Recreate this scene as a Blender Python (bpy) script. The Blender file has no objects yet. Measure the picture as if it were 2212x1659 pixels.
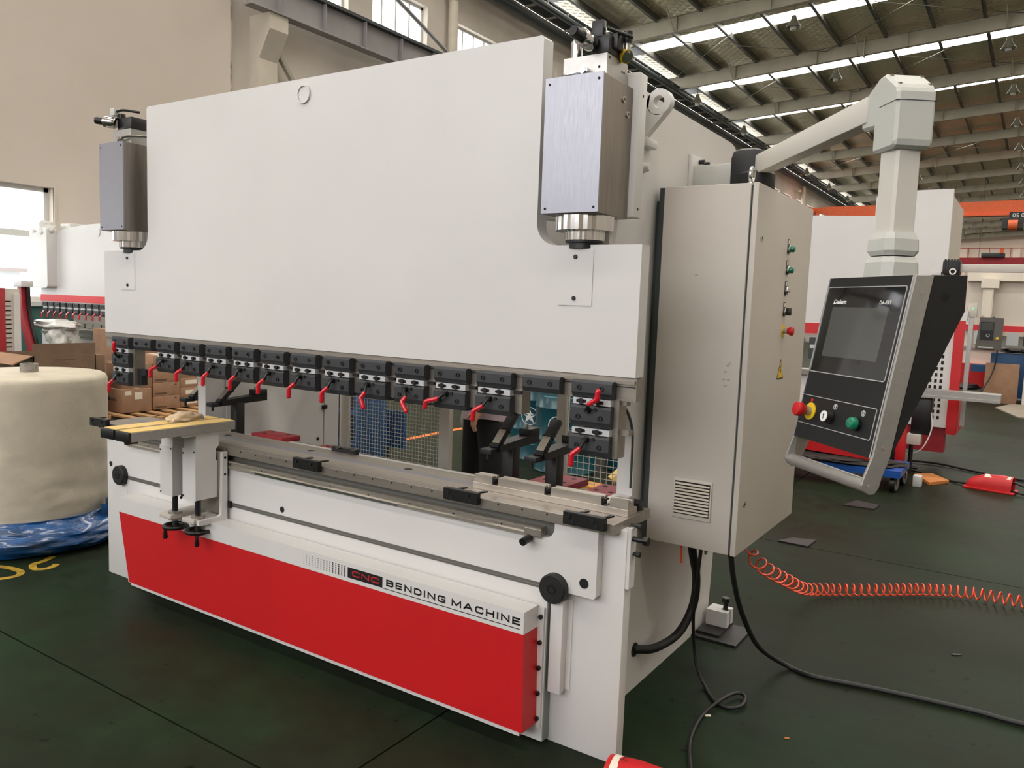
import bpy, bmesh, math, random
from mathutils import Vector as V, Matrix as M
random.seed(7)
S = bpy.context.scene
COL = S.collection
PI = math.pi

# ------------------------------------------------------------------ camera
cam = bpy.data.cameras.new('camera')
cam.sensor_width = 36.0
cam.lens = 1714.08 / 2212 * 36.0
cam.clip_end = 400
cam.clip_start = 0.02
co = bpy.data.objects.new('camera', cam); COL.objects.link(co); S.camera = co
yaw, pit, rol = -0.580099, -0.0996022, -0.03634752
fw = V((math.sin(yaw)*math.cos(pit), math.cos(yaw)*math.cos(pit), math.sin(pit)))
rt = V((math.cos(yaw), -math.sin(yaw), 0)); dn = fw.cross(rt)
r2 = rt*math.cos(rol) + dn*math.sin(rol); d2 = -rt*math.sin(rol) + dn*math.cos(rol)
mw = M((( r2.x, -d2.x, -fw.x), (r2.y, -d2.y, -fw.y), (r2.z, -d2.z, -fw.z))).to_4x4()
mw.translation = (1.037, -2.287, 1.5)
co.matrix_world = mw

# ------------------------------------------------------------------ world, light, exposure
w = bpy.data.worlds.new('overcast_sky'); S.world = w; w.use_nodes = True
bg = w.node_tree.nodes['Background']
bg.inputs[0].default_value = (1.0, 0.99, 1.0, 1); bg.inputs[1].default_value = 5.7
S.view_settings.view_transform = 'Standard'; S.view_settings.look = 'None'
S.view_settings.gamma = 1.0; S.view_settings.use_curve_mapping = False
S.view_settings.exposure = -0.1
SKYLIGHT = 16.0      # brightness of the daylight coming through the translucent roof strips

# ------------------------------------------------------------------ materials
def lin(c):
    return tuple(((x/255)/12.92 if x/255 <= 0.04045 else ((x/255+0.055)/1.055)**2.4) for x in c) + (1,)
def mat(name, rgb, rough=0.5, metal=0.0, var=0.0, scale=6.0, bump=0.0, bscale=80.0, spec=0.5, emit=0.0, coat=0.0, stretch=None, rgb2=None, alpha=None, rvar=0.0, sheen=0.0):
    m = bpy.data.materials.new(name); m.use_nodes = True
    nt = m.node_tree; N = nt.nodes; L = nt.links; b = N['Principled BSDF']
    b.inputs['Base Color'].default_value = lin(rgb); b.inputs['Roughness'].default_value = rough
    b.inputs['Metallic'].default_value = metal; b.inputs['Specular IOR Level'].default_value = spec
    if coat: b.inputs['Coat Weight'].default_value = coat; b.inputs['Coat Roughness'].default_value = 0.1
    if emit:
        b.inputs['Emission Color'].default_value = lin(rgb); b.inputs['Emission Strength'].default_value = emit
    if alpha is not None: b.inputs['Alpha'].default_value = alpha
    if var or bump or rgb2 or rvar:
        tc = N.new('ShaderNodeTexCoord'); mp = N.new('ShaderNodeMapping')
        L.new(tc.outputs['Object'], mp.inputs[0])
        if stretch: mp.inputs['Scale'].default_value = stretch
    if var or rgb2 or rvar:
        nz = N.new('ShaderNodeTexNoise'); nz.inputs['Scale'].default_value = scale; nz.inputs['Detail'].default_value = 5
        L.new(mp.outputs[0], nz.inputs[0])
        if var or rgb2:
            cr = N.new('ShaderNodeValToRGB'); L.new(nz.outputs[0], cr.inputs[0])
            cr.color_ramp.elements[0].position = 0.35; cr.color_ramp.elements[1].position = 0.65
            c0 = rgb2 if rgb2 else tuple(max(0, x*(1-var)) for x in rgb)
            cr.color_ramp.elements[0].color = lin(c0)
            cr.color_ramp.elements[1].color = lin(rgb)
            L.new(cr.outputs[0], b.inputs['Base Color'])
        if rvar:
            mr = N.new('ShaderNodeMapRange'); L.new(nz.outputs[0], mr.inputs[0])
            mr.inputs[1].default_value = .3; mr.inputs[2].default_value = .7
            mr.inputs[3].default_value = rough-rvar; mr.inputs[4].default_value = rough+rvar
            L.new(mr.outputs[0], b.inputs['Roughness'])
    if bump:
        n2 = N.new('ShaderNodeTexNoise'); n2.inputs['Scale'].default_value = bscale; n2.inputs['Detail'].default_value = 4
        L.new(mp.outputs[0], n2.inputs[0])
        bp = N.new('ShaderNodeBump'); bp.inputs['Strength'].default_value = bump; bp.inputs['Distance'].default_value = 0.01
        L.new(n2.outputs[0], bp.inputs['Height']); L.new(bp.outputs[0], b.inputs['Normal'])
    return m
PAINT = mat('white_machine_paint', (212, 210, 208), 0.42, var=0.02, scale=2.0, bump=0.02, bscale=220, spec=0.4)
PAINTC = mat('cabinet_grey_paint', (197, 190, 181), 0.45, var=0.02, scale=3, bump=0.1, bscale=400, spec=0.4)
PAINTG = mat('plastic_grey_casting', (190, 191, 185), 0.5, bump=0.15, bscale=500)
RED = mat('red_paint', (196, 22, 28), 0.45, var=0.03, scale=3, bump=0.05, bscale=220)
REDB = mat('bright_red_paint', (214, 40, 50), 0.5)
REDDK = mat('dark_red_steel', (160, 30, 42), 0.5, var=0.1)
REDG = mat('glossy_red_rubber', (205, 22, 42), 0.22, coat=0.5)
PINKRED = mat('dusty_red_block', (176, 62, 78), 0.5, var=0.08, scale=20)
BLACK = mat('black_oxide_steel', (38, 39, 42), 0.45, metal=0.3, var=0.15, scale=30)
CLAMPM = mat('dark_grey_clamp', (58, 60, 64), 0.5, metal=0.2, var=0.08, scale=25)
BLK = mat('black_plastic', (14, 14, 15), 0.4)
BLKP = mat('black_powder_coat', (17, 18, 20), 0.5, bump=0.15, bscale=600)
RUB = mat('black_rubber', (16, 17, 17), 0.55, bump=0.1, bscale=200)
STEEL = mat('ground_steel', (188, 180, 170), 0.34, metal=0.75, var=0.05, scale=8, stretch=(0.3, 6, 6), rvar=0.08)
STEELD = mat('dull_ground_steel', (164, 156, 147), 0.38, metal=0.75, var=0.08, scale=6, stretch=(0.4, 5, 5))
STEELB = mat('brushed_steel_plate', (150, 150, 158), 0.42, metal=0.85, var=0.04, scale=60, stretch=(4, 0.3, 0.3), rvar=0.05)
STEELC = mat('brushed_cylinder_steel', (142, 134, 126), 0.36, metal=0.85, var=0.08, scale=10, stretch=(6, 6, 0.5))
PAINTL = mat('pale_arm_paint', (206, 202, 194), 0.45, spec=0.4)
CHROME = mat('polished_steel', (205, 205, 205), 0.14, metal=1.0)
ALU = mat('anodised_aluminium', (176, 174, 170), 0.38, metal=0.7, var=0.04, scale=40)
WIREM = mat('pale_wire', (206, 204, 196), 0.45, metal=0.2)
SILV = mat('silver_trim', (205, 206, 208), 0.3, metal=0.6)
PLATE = mat('pale_adjusting_plate', (196, 197, 200), 0.45, metal=0.3)
HOLE = mat('dark_hole', (12, 12, 12), 0.8)
JOINT = mat('grey_joint', (128, 132, 128), .6)
GASK = mat('dark_gasket', (58, 64, 64), 0.7)
GROOVE = mat('dark_slot', (92, 92, 88), 0.6)
YELB = mat('yellow_board', (226, 190, 106), 0.55, var=0.14, scale=14, rgb2=(212, 184, 128))
YEL = mat('yellow_plastic', (226, 190, 30), 0.4)
GREEN = mat('green_button', (10, 120, 88), 0.25, coat=0.4)
WHITE = mat('white_print', (232, 232, 230), 0.5)
INK = mat('black_print', (18, 18, 18), 0.5)
REDINK = mat('red_print', (170, 32, 44), 0.5)
SCREEN = mat('grey_screen', (74, 76, 73), 0.12, coat=0.3)
GLASSB = mat('black_glass', (18, 18, 20), 0.06, coat=0.6)
HOSEB = mat('black_hose', (22, 22, 22), 0.5)
HOSEO = mat('orange_hose', (246, 84, 48), 0.3, coat=0.3)
CARD = mat('brown_cardboard', (160, 124, 98), 0.8, var=0.08, scale=9, bump=0.1, bscale=60)
CARDD = mat('dark_cardboard', (124, 98, 78), 0.8, var=0.08, scale=9, bump=0.1, bscale=60)
WOOD = mat('pallet_wood', (196, 150, 100), 0.75, var=0.25, scale=10, stretch=(1, 8, 8), bump=0.3, bscale=30)
BLUEP = mat('blue_plastic', (20, 78, 160), 0.4)
BLUED = mat('blue_cabinet_paint', (26, 74, 120), 0.5)
TEAL = mat('teal_drum_paint', (18, 84, 98), 0.35, var=0.15, scale=6, coat=0.3)
ORANGE = mat('orange_crane_paint', (222, 100, 50), 0.5, var=0.05)
TAPE = mat('orange_floor_tape', (238, 120, 40), 0.6)
FLY = mat('worn_yellow_paint', (186, 150, 40), 0.6, var=0.3, scale=30)
CLOTH = mat('beige_glove_cloth', (214, 190, 160), 0.9, var=0.08, scale=40, bump=0.4, bscale=200)
DENIM = mat('black_trouser_cloth', (20, 20, 24), 0.85, bump=0.3, bscale=60)
SHIRT = mat('pale_lilac_shirt', (176, 158, 168), 0.85, bump=0.3, bscale=40)
SKIN = mat('skin', (196, 150, 122), 0.55)
HAIR = mat('black_hair', (20, 18, 17), 0.6)
WALLM = mat('beige_plaster', (206, 194, 183), 0.85, var=0.05, scale=0.35, rgb2=(196, 184, 172), bump=0.1, bscale=20)
WALLW = mat('pale_plaster', (214, 204, 192), 0.85, var=0.08, scale=0.6, bump=0.1, bscale=20)
WALLP = mat('pinkish_plaster', (218, 200, 186), 0.85)
DADO = mat('green_dado_paint', (76, 118, 110), 0.6, var=0.12, scale=3)
FRAMEW = mat('white_window_frame', (214, 214, 210), 0.5)
CONC = mat('cream_concrete', (206, 196, 180), 0.8, var=0.05, scale=2)
BEAM = mat('grey_painted_beam', (168, 162, 144), 0.6, var=0.08, scale=1.2)
CRANEB = mat('grey_crane_beam', (150, 146, 146), 0.55, var=0.1, scale=1.0)
PURL = mat('galvanised_purlin', (92, 92, 84), 0.5, metal=0.3, var=0.2, scale=1.5)
DARKST = mat('dark_eave_steel', (52, 58, 58), 0.6)
FILM = mat('stretch_film', (214, 212, 206), 0.35, spec=0.5, var=0.08, scale=20, bump=0.6, bscale=25)
BUBBLE = mat('bubble_wrap', (202, 192, 172), 0.45, var=0.06, scale=8, bump=0.25, bscale=160)
BLUEF = mat('blue_plastic_film', (22, 86, 150), 0.2, coat=0.6, var=0.35, scale=5, stretch=(1, 1, 5), bump=0.5, bscale=30)
PAPER = mat('paper_label', (224, 216, 200), 0.7)
CHIP = mat('orange_chipboard', (206, 130, 66), 0.7, var=0.08)
DKPAD = mat('dark_steel_pad', (52, 50, 52), 0.5, metal=0.4, var=0.2, scale=12)
FOIL = mat('silver_foil_wrap', (190, 180, 165), 0.25, metal=0.9, bump=1.0, bscale=50)
GREYB = mat('pendant_grey', (88, 84, 80), 0.5)
PAVE = mat('grey_cloth_sheet', (150, 140, 126), 0.8, var=0.1)
LAMPM = mat('lamp_reflector', (120, 118, 105), 0.4, metal=0.5)
LAMPG = mat('lamp_glass', (190, 188, 175), 0.2)
CREAMB = mat('far_machine_cream', (222, 212, 198), 0.5)
LIVE = mat('lit_screen', (200, 210, 245), 0.4, emit=0.7)

def floor_material():
    m = bpy.data.materials.new('green_epoxy_floor'); m.use_nodes = True
    nt = m.node_tree; N = nt.nodes; L = nt.links; b = N['Principled BSDF']
    g = N.new('ShaderNodeNewGeometry')
    n1 = N.new('ShaderNodeTexNoise'); n1.inputs['Scale'].default_value = 0.55; n1.inputs['Detail'].default_value = 6; n1.inputs['Roughness'].default_value = .6
    n2 = N.new('ShaderNodeTexNoise'); n2.inputs['Scale'].default_value = 7; n2.inputs['Detail'].default_value = 8; n2.inputs['Roughness'].default_value = .7
    n3 = N.new('ShaderNodeTexNoise'); n3.inputs['Scale'].default_value = 16; n3.inputs['Detail'].default_value = 2
    for n in (n1, n2, n3): L.new(g.outputs['Position'], n.inputs[0])
    c1 = N.new('ShaderNodeValToRGB'); L.new(n1.outputs[0], c1.inputs[0])
    e = c1.color_ramp.elements; e[0].position = .36; e[0].color = lin((34, 52, 34)); e[1].position = .66; e[1].color = lin((36, 37, 28))
    k = c1.color_ramp.elements.new(.5); k.color = lin((36, 42, 31))
    c2 = N.new('ShaderNodeValToRGB'); L.new(n2.outputs[0], c2.inputs[0])
    e = c2.color_ramp.elements; e[0].position = .3; e[0].color = (.72, .72, .72, 1); e[1].position = .7; e[1].color = (1.1, 1.1, 1.1, 1)
    c3 = N.new('ShaderNodeValToRGB'); L.new(n3.outputs[0], c3.inputs[0])
    e = c3.color_ramp.elements; e[0].position = .27; e[0].color = (.45, .45, .45, 1); e[1].position = .31; e[1].color = (1, 1, 1, 1)
    mx = N.new('ShaderNodeMix'); mx.data_type = 'RGBA'; mx.blend_type = 'MULTIPLY'; mx.inputs[0].default_value = 1
    L.new(c1.outputs[0], mx.inputs[6]); L.new(c2.outputs[0], mx.inputs[7])
    m3 = N.new('ShaderNodeMix'); m3.data_type = 'RGBA'; m3.blend_type = 'MULTIPLY'; m3.inputs[0].default_value = 1
    L.new(mx.outputs[2], m3.inputs[6]); L.new(c3.outputs[0], m3.inputs[7])
    L.new(m3.outputs[2], b.inputs['Base Color'])
    mr = N.new('ShaderNodeMapRange'); L.new(n2.outputs[0], mr.inputs[0]); mr.inputs[3].default_value = .30; mr.inputs[4].default_value = .5
    L.new(mr.outputs[0], b.inputs['Roughness'])
    b.inputs['Specular IOR Level'].default_value = .04
    bp = N.new('ShaderNodeBump'); bp.inputs['Strength'].default_value = .12; bp.inputs['Distance'].default_value = .01
    L.new(n2.outputs[0], bp.inputs['Height']); L.new(bp.outputs[0], b.inputs['Normal'])
    return m
FLOORM = floor_material()
def foil_material():
    m = bpy.data.materials.new('quilted_foil_insulation'); m.use_nodes = True
    nt = m.node_tree; N = nt.nodes; L = nt.links; b = N['Principled BSDF']
    g = N.new('ShaderNodeNewGeometry')
    b.inputs['Base Color'].default_value = lin((206, 197, 168)); b.inputs['Roughness'].default_value = .45; b.inputs['Metallic'].default_value = .3
    hs = []
    for a in (45, -45):
        mp = N.new('ShaderNodeMapping'); mp.inputs['Rotation'].default_value = (0, 0, math.radians(a)); L.new(g.outputs['Position'], mp.inputs[0])
        wv = N.new('ShaderNodeTexWave'); wv.inputs['Scale'].default_value = 1.0; wv.wave_profile = 'SIN'; L.new(mp.outputs[0], wv.inputs[0]); wv.inputs['Scale'].default_value = 1.3
        p = N.new('ShaderNodeMath'); p.operation = 'POWER'; p.inputs[1].default_value = .35; L.new(wv.outputs[1], p.inputs[0]); hs.append(p)
    mn = N.new('ShaderNodeMath'); mn.operation = 'MINIMUM'; L.new(hs[0].outputs[0], mn.inputs[0]); L.new(hs[1].outputs[0], mn.inputs[1])
    nz = N.new('ShaderNodeTexNoise'); nz.inputs['Scale'].default_value = 3; nz.inputs['Detail'].default_value = 3; L.new(g.outputs['Position'], nz.inputs[0])
    ad = N.new('ShaderNodeMath'); ad.operation = 'ADD'; L.new(mn.outputs[0], ad.inputs[0]); L.new(nz.outputs[0], ad.inputs[1])
    bp = N.new('ShaderNodeBump'); bp.inputs['Strength'].default_value = .8; bp.inputs['Distance'].default_value = .035
    L.new(ad.outputs[0], bp.inputs['Height']); L.new(bp.outputs[0], b.inputs['Normal'])
    return m
FOILM = foil_material()
def glass_material():
    m = bpy.data.materials.new('window_glass'); m.use_nodes = True
    nt = m.node_tree; N = nt.nodes; L = nt.links; N.remove(N['Principled BSDF'])
    t = N.new('ShaderNodeBsdfTransparent'); t.inputs[0].default_value = (.95, .97, .96, 1)
    g = N.new('ShaderNodeBsdfGlossy'); g.inputs['Roughness'].default_value = .05
    mx = N.new('ShaderNodeMixShader'); mx.inputs[0].default_value = .07
    L.new(t.outputs[0], mx.inputs[1]); L.new(g.outputs[0], mx.inputs[2])
    L.new(mx.outputs[0], N['Material Output'].inputs[0])
    return m
GLASS = glass_material()
SKYM = mat('translucent_roof_sheet', (255, 250, 240), 0.4, emit=SKYLIGHT)

# ------------------------------------------------------------------ mesh helpers
W = {}
def arc(cx, cy, r, a0, a1, n=8, ry=None):
    ry = r if ry is None else ry
    return [(cx + r*math.cos(math.radians(a0+(a1-a0)*i/n)), cy + ry*math.sin(math.radians(a0+(a1-a0)*i/n))) for i in range(n+1)]
def rrect(x0, x1, y0, y1, r, n=4):
    return arc(x1-r, y1-r, r, 0, 90, n) + arc(x0+r, y1-r, r, 90, 180, n) + arc(x0+r, y0+r, r, 180, 270, n) + arc(x1-r, y0+r, r, 270, 360, n)
class MB:
    def __init__(s, xf=None):
        s.v = []; s.f = []; s.xf = xf
    def _add(s, vs, fs):
        o = len(s.v)
        for p in vs:
            p = V(p)
            if s.xf is not None: p = s.xf @ p
            s.v.append(p)
        s.f += [tuple(i+o for i in f) for f in fs]
        return s
    def box(s, x0, x1, y0, y1, z0, z1, ch=0.0):
        if ch > 0:
            ch = min(ch, abs(x1-x0)/2.01, abs(y1-y0)/2.01, abs(z1-z0)/2.01)
            bm = bmesh.new()
            vs = [bm.verts.new((x, y, z)) for x in (x0, x1) for y in (y0, y1) for z in (z0, z1)]
            bm.verts.ensure_lookup_table()
            for f in ((0,1,3,2),(4,6,7,5),(0,4,5,1),(2,3,7,6),(0,2,6,4),(1,5,7,3)): bm.faces.new([vs[i] for i in f])
            bmesh.ops.bevel(bm, geom=list(bm.edges), offset=ch, segments=2, affect='EDGES', profile=.5)
            bm.verts.index_update()
            s._add([tuple(v.co) for v in bm.verts], [tuple(v.index for v in f.verts) for f in bm.faces]); bm.free()
            return s
        return s._add([(x, y, z) for x in (x0, x1) for y in (y0, y1) for z in (z0, z1)],
                      [(0,1,3,2),(4,6,7,5),(0,4,5,1),(2,3,7,6),(0,2,6,4),(1,5,7,3)])
    def prism(s, poly, ax, a, b):
        # poly is (u,v): ax 'X' -> (y,z), 'Y' -> (x,z), 'Z' -> (x,y)
        n = len(poly)
        def mk(u, v, t):
            return (t, u, v) if ax == 'X' else (u, t, v) if ax == 'Y' else (u, v, t)
        vs = [mk(u, v, a) for u, v in poly] + [mk(u, v, b) for u, v in poly]
        fs = [tuple(range(n)), tuple(range(2*n-1, n-1, -1))] + [(i, i+n, (i+1) % n + n, (i+1) % n) for i in range(n)]
        return s._add(vs, fs)
    def frame_ring(s, outer, inner, ax, a, b):
        # outer and inner same vertex count
        n = len(outer)
        def mk(u, v, t):
            return (t, u, v) if ax == 'X' else (u, t, v) if ax == 'Y' else (u, v, t)
        vs = [mk(u, v, a) for u, v in outer] + [mk(u, v, a) for u, v in inner] + [mk(u, v, b) for u, v in outer] + [mk(u, v, b) for u, v in inner]
        fs = []
        for i in range(n):
            j = (i+1) % n
            fs += [(i, j, n+j, n+i), (2*n+i, 3*n+i, 3*n+j, 2*n+j), (i, 2*n+i, 2*n+j, j), (n+i, n+j, 3*n+j, 3*n+i)]
        return s._add(vs, fs)
    def cyl(s, p0, p1, r0, r1=None, n=20):
        r1 = r0 if r1 is None else r1
        p0 = V(p0); p1 = V(p1); d = (p1-p0).normalized()
        u = d.orthogonal().normalized(); v = d.cross(u)
        vs = []
        for p, r in ((p0, r0), (p1, r1)):
            for i in range(n):
                a = 2*PI*i/n; vs.append(p + (u*math.cos(a)+v*math.sin(a))*r)
        fs = [tuple(range(n-1, -1, -1)), tuple(range(n, 2*n))] + [(i, (i+1) % n, (i+1) % n+n, i+n) for i in range(n)]
        return s._add(vs, fs)
    def lathe(s, prof, c=(0,0,0), n=28, axis=(0,0,1), cap=True):
        c = V(c); d = V(axis).normalized(); u = d.orthogonal().normalized(); v = d.cross(u)
        vs = []; k = len(prof)
        for r, h in prof:
            for i in range(n):
                a = 2*PI*i/n; vs.append(c + d*h + (u*math.cos(a)+v*math.sin(a))*r)
        fs = [(j*n+i, j*n+(i+1) % n, (j+1)*n+(i+1) % n, (j+1)*n+i) for j in range(k-1) for i in range(n)]
        if cap: fs += [tuple(range(n-1, -1, -1)), tuple(range((k-1)*n, k*n))]
        return s._add(vs, fs)
    def tube(s, pts, r, n=10, closed=False, rs=None, up=None):
        pts = [V(p) for p in pts]; m = len(pts); vs = []
        t0 = (pts[1]-pts[0]).normalized(); u = t0.orthogonal().normalized()
        if up is not None: u = (V(up) - t0*V(up).dot(t0)).normalized()
        for i, p in enumerate(pts):
            if closed: t = (pts[(i+1) % m]-pts[i-1]).normalized()
            else: t = (pts[min(i+1, m-1)]-pts[max(i-1, 0)]).normalized()
            u = (u - t*u.dot(t)).normalized(); v = t.cross(u)
            rr = rs[i] if rs else r
            for k in range(n):
                a = 2*PI*k/n; vs.append(p + (u*math.cos(a)+v*math.sin(a))*rr)
        fs = []
        for i in range(m if closed else m-1):
            j = (i+1) % m
            for k in range(n):
                fs.append((i*n+k, i*n+(k+1) % n, j*n+(k+1) % n, j*n+k))
        if not closed: fs += [tuple(range(n-1, -1, -1)), tuple(range((m-1)*n, m*n))]
        return s._add(vs, fs)
    def quad(s, a, b, c, d): return s._add([a, b, c, d], [(0, 1, 2, 3)])
    def build(s, name, m, parent=None, origin=None, smooth=True, ang=35, label=None, kind=None):
        po = W.get(parent.name, V((0,0,0))) if parent is not None else V((0,0,0))
        o = V(origin) if origin is not None else (po if parent is not None else V((0,0,0)))
        me = bpy.data.meshes.new(name)
        me.from_pydata([tuple(v-o) for v in s.v], [], s.f)
        bm = bmesh.new(); bm.from_mesh(me); bmesh.ops.recalc_face_normals(bm, faces=bm.faces); bm.to_mesh(me); bm.free()
        me.materials.append(m)
        if smooth:
            me.shade_smooth(); me.set_sharp_from_angle(angle=math.radians(ang))
        ob = bpy.data.objects.new(name, me); COL.objects.link(ob)
        W[ob.name] = o
        if parent is not None: ob.parent = parent; ob.location = o-po
        else: ob.location = o
        if label: ob['label'] = label
        if kind: ob['kind'] = kind
        return ob
def empty(name, loc, label=None, cat=None, group=None, kind=None):
    o = bpy.data.objects.new(name, None); COL.objects.link(o); o.location = loc; W[o.name] = V(loc)
    o.empty_display_size = .1
    tag(o, label, cat, group, kind); return o
def tag(o, label=None, cat=None, group=None, kind=None):
    if label: o['label'] = label
    if cat: o['category'] = cat
    if group: o['group'] = group
    if kind: o['kind'] = kind
    return o
def copy_tree(o, loc, parent=None, label=None, rz=0):
    c = o.copy(); COL.objects.link(c); c.parent = parent; c.location = loc
    if rz: c.rotation_euler = (0, 0, rz)
    W[c.name] = (W[parent.name] if parent is not None else V((0,0,0))) + V(loc)
    for ch in [x for x in list(COL.objects) if x.parent == o]:
        copy_tree(ch, ch.location, c)
    if label: c['label'] = label
    return c
def text(name, s, size, m, parent, mtx, ext=.0006, bold=0.0, sx=1.0, align='LEFT', shear=0, space=1.0):
    cu = bpy.data.curves.new(name, 'FONT'); cu.body = s; cu.size = size; cu.extrude = ext; cu.offset = bold
    cu.align_x = align; cu.shear = shear; cu.space_character = space; cu.resolution_u = 3
    to = bpy.data.objects.new(name+'_tmp', cu); COL.objects.link(to)
    dg = bpy.context.evaluated_depsgraph_get(); dg.update()
    me = bpy.data.meshes.new_from_object(to.evaluated_get(dg)); bpy.data.objects.remove(to)
    me.name = name
    me.transform(mtx @ M.Diagonal((sx, 1, 1, 1)))
    o = bpy.data.objects.new(name, me); COL.objects.link(o)
    po = W.get(parent.name, V((0,0,0))) if parent is not None else V((0, 0, 0))
    me.transform(M.Translation(-po)); me.materials.clear(); me.materials.append(m)
    if parent is not None: o.parent = parent
    W[o.name] = po
    return o
def face_mtx(o, xdir, ydir):
    x = V(xdir).normalized(); y = V(ydir).normalized(); z = x.cross(y)
    return M(((x.x, y.x, z.x, o[0]), (x.y, y.y, z.y, o[1]), (x.z, y.z, z.z, o[2]), (0, 0, 0, 1)))
def smooth_path(pts, n=8):
    pts = [V(p) for p in pts]; out = []
    P = [pts[0]*2-pts[1]] + pts + [pts[-1]*2-pts[-2]]
    for i in range(1, len(P)-2):
        a, b, c, d = P[i-1:i+3]
        for k in range(n):
            t = k/n
            out.append(0.5*((2*b) + (c-a)*t + (2*a-5*b+4*c-d)*t*t + (3*b-a-3*c+d)*t**3))
    out.append(pts[-1]); return out
def screw(mb, p, d, r=.006, h=.004):
    p = V(p); d = V(d).normalized(); mb.cyl(p, p+d*h, r, r, 10)
def fit_text(name, s, m, parent, o, xdir, ydir, wd, ht, bold=.0, ext=.0005, italic=0):
    """lettering scaled to an exact width and height; o = lower left corner"""
    cu = bpy.data.curves.new(name, 'FONT'); cu.body = s; cu.size = 1; cu.offset = bold; cu.resolution_u = 3; cu.shear = italic
    to = bpy.data.objects.new(name+'_tmp', cu); COL.objects.link(to)
    dg = bpy.context.evaluated_depsgraph_get(); dg.update()
    me = bpy.data.meshes.new_from_object(to.evaluated_get(dg)); bpy.data.objects.remove(to)
    xs = [v.co.x for v in me.vertices]; ys = [v.co.y for v in me.vertices]
    me.name = name
    A = M.Diagonal((wd/(max(xs)-min(xs)), ht/(max(ys)-min(ys)), 1, 1)) @ M.Translation((-min(xs), -min(ys), 0))
    me.transform(M.Translation(V((0, 0, ext))) @ A)
    me.transform(face_mtx(o, xdir, ydir))
    po = W.get(parent.name, V((0, 0, 0)))
    me.transform(M.Translation(-po)); me.materials.clear(); me.materials.append(m)
    ob = bpy.data.objects.new(name, me); COL.objects.link(ob); ob.parent = parent; W[ob.name] = po
    return ob

# wide square-shouldered capitals drawn as strokes (unit box), for the machine lettering
c_ = .22
GL = {
 'B': [[(0,0),(0,1)], [(0,1),(.8,1),(1,.86),(1,.64),(.86,.53),(0,.53)], [(.86,.53),(1,.40),(1,.14),(.84,0),(0,0)]],
 'E': [[(1,1),(0,1),(0,0),(1,0)], [(0,.5),(.9,.5)]],
 'N': [[(0,0),(0,1),(1,0),(1,1)]],
 'D': [[(0,0),(0,1),(.72,1),(1,.74),(1,.26),(.72,0),(0,0)]],
 'I': [[(0,0),(0,1)]],
 'G': [[(1,.86),(.86,1),(.2,1),(0,.8),(0,.2),(.2,0),(1,0),(1,.46),(.6,.46)]],
 'C': [[(1,.86),(.86,1),(.2,1),(0,.8),(0,.2),(.2,0),(.86,0),(1,.14)]],
 'M': [[(0,0),(0,1),(.5,.12),(1,1),(1,0)]],
 'A': [[(0,0),(.46,1),(.54,1),(1,0)], [(.18,.3),(.82,.3)]],
 'H': [[(0,0),(0,1)], [(1,0),(1,1)], [(0,.5),(1,.5)]],
}
GW = {'I': 0.0, 'M': 1.25, 'E': .88, 'A': 1.15}
def stroke_text(name, s, m, parent, x, z, wd, ht, y, t=.0045, gap=.36):
    """flat lettering on a front face (x to the right, z up) exactly wd x ht in size"""
    n = sum(GW.get(c, 1.0) for c in s) ; total = n + gap*(len(s)-1) ; tt = t
    u = (wd-tt*len(s))/total; mb = MB(); cx = x
    for ch in s:
        w1 = GW.get(ch, 1.0)*u
        for pl in GL[ch]:
            P = [V((cx+tt/2+a*w1, 0, z+tt/2+b*(ht-tt))) for a, b in pl]
            closed = P[0] == P[-1]; k = len(P)
            Lf, Rt = [], []
            for i, p in enumerate(P):
                d0 = (P[i]-P[i-1]).normalized() if i > 0 else ((P[0]-P[-2]).normalized() if closed else (P[1]-P[0]).normalized())
                d1 = (P[i+1]-P[i]).normalized() if i < k-1 else ((P[1]-P[0]).normalized() if closed else d0)
                n0 = V((-d0.z, 0, d0.x)); n1 = V((-d1.z, 0, d1.x)); nm = (n0+n1).normalized()
                f = min(1/max(nm.dot(n0), .35), 1.9); e = V((0, 0, 0))
                if not closed and i in (0, k-1): e = (d1 if i == 0 else d0)*(-tt/2 if i == 0 else tt/2)
                Lf.append(p+nm*tt/2*f+e); Rt.append(p-nm*tt/2*f+e)
            for i in range(k-1):
                q = [Lf[i], Lf[i+1], Rt[i+1], Rt[i]]
                mb._add([(v.x, y, v.z) for v in q], [(0, 1, 2, 3)])
        cx += w1+tt+gap*u
    return mb.build(name, m, parent, smooth=False)

# ================================================================== THE HALL
XW = -12.5          # long side wall
PITCH = 0.06
def zr(x): return 10.3 + PITCH*(x - XW)        # underside of the rafters
Y1 = 102.0
# floor: base with recessed joints between cast slabs
floor = MB().box(-16, 13, -12, Y1+1, -.2, -.012).build('floor', mat('joint_filler', (26, 28, 26), .9), smooth=False, kind='structure')
xs = [XW-.2] + [-.66 + 3.9*k for k in range(-3, 4)] + [12.6]
ys = [-12, -8.1, -4.4, -.7, 3.0, 6.7, 10.4, 14.1, 17.8, 21.5, 25.2, 28.9, Y1]
xs = [x for x in xs if x <= 12.6]
for i in range(len(xs)-1):
    for j in range(len(ys)-1):
        g = .004
        MB().box(xs[i]+g, xs[i+1]-g, ys[j]+g, ys[j+1]-g, -.02, 0).build('floor_slab', FLOORM, floor, smooth=False)
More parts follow.
